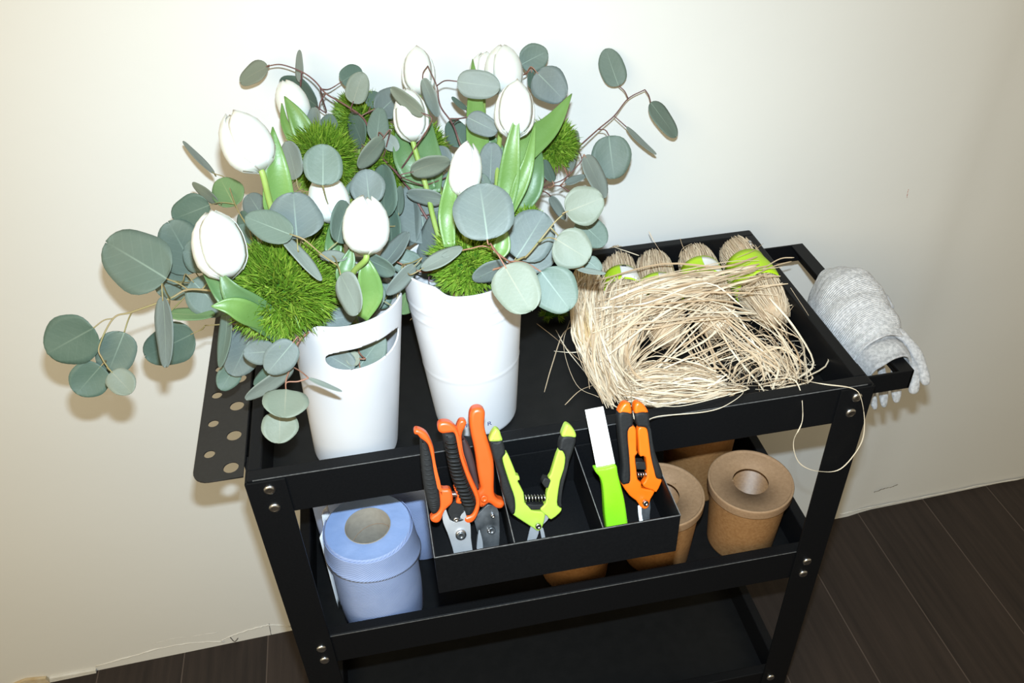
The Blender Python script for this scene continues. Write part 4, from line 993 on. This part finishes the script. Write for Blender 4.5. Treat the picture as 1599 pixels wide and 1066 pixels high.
def cup(label, c, h=0.123, rl=0.0585, rt=0.0545, rb=0.0475, rot=0.0):
    t = thing('paper_cup', label, 'paper cup', (c[0], c[1], ZM), 'lidded brown paper cups on the middle shelf')
    b = MB(); b.lathe((c[0], c[1], ZM), [(rb * .6, .006), (rb - .002, .006), (rb - .001, 0), (rb, .0005), (rb + .0002, .004), (rt, h - .012), (rt, h - .004), (rt - .0008, h - .004), (rb - .001, .008), (0, .008)], 72); b.build('body', 'kraft', t)
    hr = 0.0245
    b = MB(); b.lathe((c[0], c[1], ZM), [(rt + .0007, h - .014), (rl, h - .014), (rl + .0004, h - .0130), (rl, h - .004), (rl + .0008, h - .001), (rl + .0002, h + .0008), (rl - .0020, h + .0008), (rl - .0030, h - .0012), (rl - .004, h - .0018), (hr, h - .0018), (hr, h - .0034), (rt - .001, h - .0034)], 80)
    b.build('lid', 'kraftlid', t, bevel=0)
    b = MB(); a = rot
    p = Vector((c[0] + (hr + .002) * math.cos(a), c[1] + (hr + .002) * math.sin(a), ZM + h - .0016))
    b.tube([p, p + Vector((.002, -.001, .0008)), p + Vector((.004, 0, .0002))], .0006, 5); b.build('torn_tab', 'kraftlid', t)
    return t
cup('brown paper cup with a round hole in its lid, furthest right on the middle shelf', (0.6375, 0.0800), rot=2.9)
cup('brown paper cup with its holed lid half hidden by the bin', (0.508, 0.083), rot=.6)
cup('brown paper cup mostly hidden under the hanging bin, only its foot in view', (0.384, 0.080), rot=1)
cup('brown paper cup in the second row, behind the gap between the two nearest holed lids', (0.610, 0.203), h=.155, rot=1)
cup('brown paper cup in the second row, nearest the back right corner of the bin', (0.486, 0.208), h=.155, rot=1)

# ================================================================== RAFFIA
def ribbon(b, pts, w, rnd, th=0.0003, n=4):
    C = crom(pts, n); tw = R.uniform(0, PI); tr_ = R.uniform(-.25, .25)
    vs = []; fs = []; N = len(C)
    for i, p in enumerate(C):
        tg = (C[min(i + 1, N - 1)] - C[max(i - 1, 0)])
        tg = tg.normalized() if tg.length > 1e-8 else Vector((1, 0, 0))
        a = tg.orthogonal().normalized() if abs(tg.z) > .95 else Vector((0, 0, 1)).cross(tg).normalized()
        c = tg.cross(a); an = tw + tr_ * i; s = a * math.cos(an) + c * math.sin(an); q = tg.cross(s)
        k = w * (1 if 0 < i < N - 1 else .5) * .5
        vs += [p + s * k, p + q * th, p - s * k, p - q * th]
    for i in range(N - 1):
        for k in range(4):
            fs.append((i * 4 + k, i * 4 + (k + 1) % 4, i * 4 + 4 + (k + 1) % 4, i * 4 + 4 + k))
    b.add(vs, fs, None, rnd)
def skein(label, A, B, r, m='raffias', band=(.30, .46), zc=.797, nst=170, wh=None, bw=None):
    p = Zp(*A, zc); q = Zp(*B, zc); ax = (q - p); L = ax.length; ax.normalize()
    up = Vector((0, 0, 1)); sd = ax.cross(up).normalized(); up = sd.cross(ax).normalized()
    t = thing('raffia_skein', label, 'raffia', (p + q) / 2 - Vector((0, 0, r)), 'raffia skeins lying on the top tray')
    def rad(f): 
        e = min(1, (math.sin(PI * min(max(f, .0), 1)) ** .42)); return r * (.28 + .72 * e) * (1 - .10 * math.exp(-((f - .38) / .1) ** 2))
    b = MB(); n = 26; vs = []; fs = []
    for i in range(n + 1):
        f = i / n
        for k in range(28):
            a = 2 * PI * k / 28; rr = rad(f) * .93 * (.2 if i in (0, n) else 1)
            vs.append(p + ax * f * L + (sd * math.cos(a) + up * math.sin(a)) * rr)
    for i in range(n):
        for k in range(28):
            fs.append((i * 28 + k, i * 28 + (k + 1) % 28, i * 28 + 28 + (k + 1) % 28, i * 28 + 28 + k))
    b.add(vs, fs); core = b.build('bundle', 'skein', t)
    b = MB()
    for s in range(nst):
        a0 = R.uniform(0, 2 * PI); tw = R.uniform(-.9, .9); f0 = R.uniform(-.02, .15); f1 = R.uniform(.85, 1.02); P = []
        for i in range(8):
            f = f0 + (f1 - f0) * i / 7; a = a0 + tw * (f - .5) + R.uniform(-.06, .06)
            P.append(p + ax * f * L + (sd * math.cos(a) + up * math.sin(a)) * (rad(f) * R.uniform(.94, 1.05)))
        ribbon(b, P, R.uniform(.0012, .0030), R.random(), n=2)
    b.build('strands', m, child(core, t['_o']))
    if band:
        b = MB(); vs = []; fs = []
        for i in range(7):
            f = band[0] + (band[1] - band[0]) * i / 6
            for k in range(41):
                a = -.5 + (PI + 1.0) * k / 40; rr = rad(f) * 1.07 + .0006
                vs.append(p + ax * f * L + (sd * math.cos(a) + up * math.sin(a)) * rr)
        for i in range(6):
            for k in range(40): fs.append((i * 41 + k, i * 41 + k + 1, i * 41 + 42 + k, i * 41 + 41 + k))
        b.add(vs, fs); bo = b.build('paper_band', 'band', t, solid=.0004)
        if wh:
            b = MB(); vs = []; fs = []
            for i in range(7):
                f = band[0] + (band[1] - band[0]) * (.08 + .84 * i / 6)
                for k in range(13):
                    a = wh[0] + (wh[1] - wh[0]) * k / 12; rr = rad(f) * 1.07 + .0014
                    vs.append(p + ax * f * L + (sd * math.cos(a) + up * math.sin(a)) * rr)
            for i in range(6):
                for k in range(12): fs.append((i * 13 + k, i * 13 + k + 1, i * 13 + 14 + k, i * 13 + 13 + k))
            b.add(vs, fs); b.build('white_label', 'paper', child(bo, t['_o']), solid=.0002)
        if bw:
            for k in range(7):
                b = MB(); a = bw + .035 * k; vs = []
                for f in (band[0] + .012, band[0] + .034):
                    for aa in (a, a + .020 + .008 * (k % 2)):
                        rr = rad(f) * 1.07 + .0019; vs.append(p + ax * f * L + (sd * math.cos(aa) + up * math.sin(aa)) * rr)
                b.add(vs, [(0, 1, 3, 2)]); b.build('barcode_bar', 'ink', child(bo, t['_o']), solid=.0001, smooth=False)
    return t
skein('raffia skein furthest right on the tray, with the widest bare lime green paper band', (1140, 377), (1216, 503), .0315, band=(.34, .66))
skein('raffia skein second from the right, its lime band showing a white label', (1082, 388), (1122, 520), .0310, band=(.32, .54), wh=(1.5, 2.4))
skein('raffia skein third from the right, nearly buried, its lime band in slivers under loose strands', (1017, 397), (1042, 535), .0305, band=(.44, .66), wh=(1.5, 2.4))
skein('raffia skein with a lime band, white label and small black barcode', (961, 392), (985, 520), .0270, band=(.38, .58), wh=(1.45, 2.5), bw=1.55)
skein('golden raffia skein at the left end of the row, half behind eucalyptus leaves', (914, 420), (925, 545), .0250, 'raffiay', band=None)

# loose straw: one tangled hank spilling over the skeins and the tray
lo = MB()
def flow(A, B, n, w=(.0008, .0026), jit=.004, zj=.006, ends=.12):
    for _ in range(n):
        s = R.random(); P = []
        e0 = R.uniform(-ends, ends); 
        for k in range(len(A)):
            a = Zp(*A[k]); c = Zp(*B[k]); ss = min(1.05, max(-.05, s + R.gauss(0, .05)))
            q = a.lerp(c, ss) + Vector((R.gauss(0, jit), R.gauss(0, jit), abs(R.gauss(0, zj))))
            P.append(q)
        P[0] = P[0].lerp(P[1], R.uniform(0, .5)); P[-1] = P[-1].lerp(P[-2], R.uniform(-.05, .35))
        for q in P: q.z = max(q.z, .7705)
        ribbon(lo, P, R.uniform(*w), R.random())
# sheet of strands falling toward the front rail
flow([(915, 425, .822), (898, 460, .825), (898, 520, .805), (915, 580, .785), (950, 640, .790)], [(1015, 445, .835), (1010, 465, .832), (1000, 510, .815), (985, 560, .785), (1002, 622, .785)], 150, jit=.003)
flow([(940, 450, .83), (935, 500, .82), (930, 560, .795), (955, 625, .79), (1010, 640, .795)], [(1030, 450, .83), (1015, 500, .82), (990, 560, .79), (1000, 600, .785), (1050, 600, .785)], 44)
flow([(905, 440, .825), (930, 500, .82), (950, 560, .80), (985, 610, .79)], [(960, 430, .83), (940, 490, .82), (920, 560, .80), (930, 620, .79)], 26, jit=.004)
# folded bundle lying along the front
flow([(975, 580, .785), (1020, 572, .785), (1080, 575, .785), (1128, 592, .782)], [(985, 636, .790), (1040, 640, .790), (1090, 632, .79), (1132, 618, .785)], 110, jit=.002, zj=.008)
flow([(985, 600, .79), (1060, 590, .80), (1120, 600, .79), (1165, 604, .79)], [(1000, 630, .79), (1060, 628, .80), (1130, 625, .79), (1168, 608, .79)], 14, jit=.003)
# strands thrown diagonally over the skeins
flow([(1185, 405, .84), (1130, 420, .845), (1040, 430, .845), (930, 455, .835)], [(1205, 440, .84), (1140, 458, .84), (1040, 485, .83), (940, 560, .80)], 30, w=(.0008, .0034), jit=.006)
flow([(1120, 425, .845), (1060, 432, .845), (1000, 440, .84), (930, 480, .825)], [(1130, 455, .84), (1070, 470, .84), (1000, 480, .83), (940, 520, .81)], 38, w=(.0010, .0036), jit=.006)
flow([(1120, 440, .845), (1050, 480, .83), (1000, 530, .805), (975, 580, .79)], [(1160, 490, .82), (1110, 540, .79), (1040, 580, .785), (985, 600, .785)], 26, jit=.006)
flow([(930, 480, .83), (1010, 465, .84), (1100, 460, .845), (1175, 480, .83)], [(925, 520, .81), (1020, 515, .82), (1110, 500, .82), (1190, 505, .80)], 16, jit=.007)
flow([(1225, 400, .835), (1180, 415, .845), (1130, 430, .845)], [(1235, 470, .82), (1170, 470, .83), (1120, 465, .84)], 8, jit=.006)
# open arcs at the right of the tray
flow([(1080, 460, .84), (1150, 500, .82), (1200, 550, .79), (1235, 600, .79)], [(1110, 500, .81), (1150, 560, .785), (1190, 590, .785), (1175, 606, .79)], 20, jit=.013)
flow([(1210, 450, .83), (1262, 500, .81), (1275, 560, .80), (1288, 600, .81)], [(1150, 500, .82), (1200, 545, .79), (1225, 590, .785), (1200, 605, .79)], 20, jit=.012)
flow([(1000, 620, .785), (1080, 580, .785), (1180, 555, .785), (1240, 600, .79)], [(1010, 600, .785), (1090, 560, .785), (1170, 530, .79), (1225, 570, .785)], 12, jit=.010)
flow([(1130, 600, .785), (1150, 560, .785), (1200, 550, .79), (1225, 590, .79), (1190, 606, .785)], [(1160, 606, .785), (1190, 580, .785), (1240, 560, .79), (1262, 590, .79), (1230, 603, .785)], 14, jit=.008)
flow([(1040, 500, .80), (1060, 550, .785), (1120, 600, .785)], [(1120, 500, .80), (1150, 550, .785), (1190, 606, .785)], 14, jit=.010)
for _ in range(75):
    x, y = R.uniform(1080, 1270), R.uniform(500, 600); a = R.uniform(0, 6.3); L = R.uniform(25, 80); P = []
    for k in range(4):
        P.append(Zp(min(max(x, 1060), 1280), min(max(y, 490), 602), .772 + abs(R.gauss(0, .006)))); a += R.uniform(-.9, .9); x += L / 3 * math.cos(a); y += L / 3 * math.sin(a) * .7
    ribbon(lo, P, R.uniform(.0005, .0013), R.random())
# stray wisps left of the bundle and at the back rail
for P in ([(838, 505, .770), (870, 530, .771), (905, 562, .773), (945, 590, .775)], [(850, 612, .770), (862, 570, .771), (880, 520, .772), (905, 505, .775)], [(865, 548, .770), (895, 550, .771), (925, 545, .775)], [(882, 632, .770), (905, 610, .771), (930, 600, .773)],
          [(868, 515, .77), (885, 545, .771), (920, 590, .772), (940, 625, .775)], [(890, 500, .775), (880, 540, .773), (900, 600, .772), (935, 620, .776)],
          [(960, 386, .826), (975, 391, .826), (998, 399, .83)], [(1013, 361, .85), (1022, 378, .84), (1033, 395, .83)], [(1062, 372, .835), (1066, 384, .83), (1072, 395, .825)], [(1080, 380, .83), (1066, 388, .83), (1060, 402, .83)],
          [(1192, 380, .835), (1175, 392, .84), (1150, 402, .84)], [(1236, 408, .83), (1210, 415, .835), (1180, 428, .84)], [(1240, 402, .83), (1218, 404, .835), (1190, 420, .84)], [(1240, 475, .81), (1228, 480, .81), (1215, 495, .81)], [(1244, 470, .81), (1232, 487, .81), (1220, 500, .80)], [(640, 500, .768), (648, 492, .770)]):
    ribbon(lo, [Zp(*p) for p in P], R.uniform(.0009, .0016), R.random(), n=6)
o = lo.build('loose_raffia', 'raffia', None, smooth=False)
tag(o, 'tangled heap of loose straw-coloured raffia spilling over the skeins on the black top tray', 'raffia', kind='stuff')
# the strands that hang over the front rail
def strand(label, P, w, rnd):
    b = MB(); ribbon(b, P, w, rnd, .0004, 8); o = b.build('raffia_strand', 'raffia', None, smooth=False); tag(o, label, 'raffia strand', 'single strands over the front rail'); return o
strand('single raffia strand looping down over the front rail near the right bolts', [Zp(1150, 600, .79), Zp(1225, 590, .8225), Zp(1248, 605, .8225)] + [Yp(x, y, v) for x, y, v in ((1253, 655, -.008), (1239, 690, -.012), (1248, 722, -.014), (1275, 735, -.014), (1312, 732, -.012), (1343, 695, -.012), (1350, 660, -.010), (1344, 620, -.008), (1330, 606, -.006), (1290, 600, -.002))] + [Zp(1262, 595, .8225), Zp(1225, 585, .80)], .0013, .85)
strand('single raffia strand drawn along the outside of the front rail to the closed orange snips', [Zp(1110, 610, .79), Zp(1160, 610, .8225), Zp(1135, 632, .822)] + [Yp(x, y, v) for x, y, v in ((1100, 643, -.006), (1028, 650, -.02), (1005, 660, -.04), (992, 655, -.04), (988, 640, -.03))] + [Zp(986, 620, .823), Zp(988, 590, .79)], .0017, .95)
strand('single raffia strand lying along the top of the front rail between snips and bundle', [Zp(975, 626, .823), Zp(1010, 630, .8235), Zp(1060, 634, .8235), Zp(1130, 618, .8235), Zp(1168, 606, .82), Zp(1130, 598, .79)], .0020, .9)

# ================================================================== GLOVES
def shell(name, label, secs, fingers, m='knit', grp='white knitted gloves'):
    """secs: list of stations along the bar, each a list of (x,z) pairs arching over it with its y"""
    t = thing(name, label, 'glove', (0.785, 0.15, 0.76), grp)
    b = MB(); vs = []; fs = []; uvs = []; npt = 25; K = []
    S2 = []
    for (y, pts) in secs: S2.append([Vector((x, y, z)) for x, z in pts])
    # resample each station, then smooth along the bar
    S3 = [[p for p in crom(s, 6)] for s in S2]
    n = min(len(s) for s in S3)
    cols = [crom([s[i] for s in S3], 7) for i in range(n)]
    ny = len(cols[0])
    for j in range(ny):
        for i in range(n):
            p = cols[i][j].copy()
            k = .0060 * noise.noise(Vector((p.x * 22, p.y * 40, p.z * 22))) + .0030 * (1 - abs(noise.noise(Vector((p.x * 30, p.y * 75, p.z * 30)))) * 2)
            c = Vector((0.785, p.y, .78)); dr = (p - c).normalized(); p += dr * k
            vs.append(p); uvs.append((j / ny, i / n))
    for j in range(ny - 1):
        for i in range(n - 1):
            q = j * n + i; fs.append((q, q + 1, q + n + 1, q + n))
    b.add(vs, fs, uvs)
    ob = b.build('palm', m, t, solid=.0035, sub=1)
    for P, r in fingers:
        b = MB(); C = crom([Vector(p) for p in P], 5); k = len(C)
        b.tube(C, [r * (0.9 + .1 * math.sin(i)) * (math.sqrt(max(0.05, 1 - max(0, (i - (k - 3)) / 2.35) ** 2))) for i in range(k)], 12, flat=.8)
        b.build('finger', m, t, sub=1)
    return t

g1 = [(.243, [(.776, .770), (.775, .79), (.780, .806), (.790, .810), (.800, .803), (.803, .775)]),
      (.215, [(.752, .752), (.754, .785), (.768, .818), (.790, .829), (.808, .819), (.812, .778)]),
      (.180, [(.738, .745), (.743, .785), (.762, .826), (.790, .841), (.813, .829), (.818, .778)]),
      (.140, [(.736, .743), (.741, .785), (.762, .825), (.790, .840), (.815, .827), (.820, .775)]),
      (.105, [(.741, .745), (.746, .785), (.765, .816), (.790, .829), (.812, .818), (.818, .775)]),
      (.080, [(.748, .750), (.752, .785), (.768, .809), (.790, .819), (.810, .809), (.816, .778)])]
shell('knitted_glove', 'upper pale knitted glove folded over the push handle, long fingers hanging outside the bar', g1,
      [([(.806, .095, .812), (.815, .078, .805), (.823, .056, .790), (.827, .036, .764)], .0082), ([(.806, .085, .80), (.812, .062, .788), (.815, .046, .772), (.812, .037, .752)], .0080),
       ([(.800, .090, .785), (.805, .072, .765), (.806, .052, .724)], .0078), ([(.790, .105, .770), (.800, .090, .750), (.800, .064, .706)], .0076), ([(.806, .165, .820), (.818, .160, .822), (.826, .150, .814), (.828, .142, .806)], .0075)])
g2 = [(.150, [(.746, .755), (.752, .785), (.768, .808), (.789, .817), (.806, .808), (.811, .775)]),
      (.100, [(.747, .755), (.753, .785), (.768, .804), (.789, .813), (.805, .804), (.810, .772)]),
      (.065, [(.750, .760), (.756, .785), (.769, .801), (.789, .809), (.804, .801), (.808, .776)]),
      (.050, [(.752, .763), (.758, .785), (.770, .798), (.789, .8055), (.802, .799), (.806, .780)])]
shell('knitted_glove', 'lower pale knitted glove, its cuff showing beneath the upper one at the bar end', g2,
      [([(.775, .110, .770), (.782, .100, .748), (.790, .066, .702)], .0075), ([(.760, .120, .768), (.764, .112, .745), (.766, .105, .725)], .0072)])
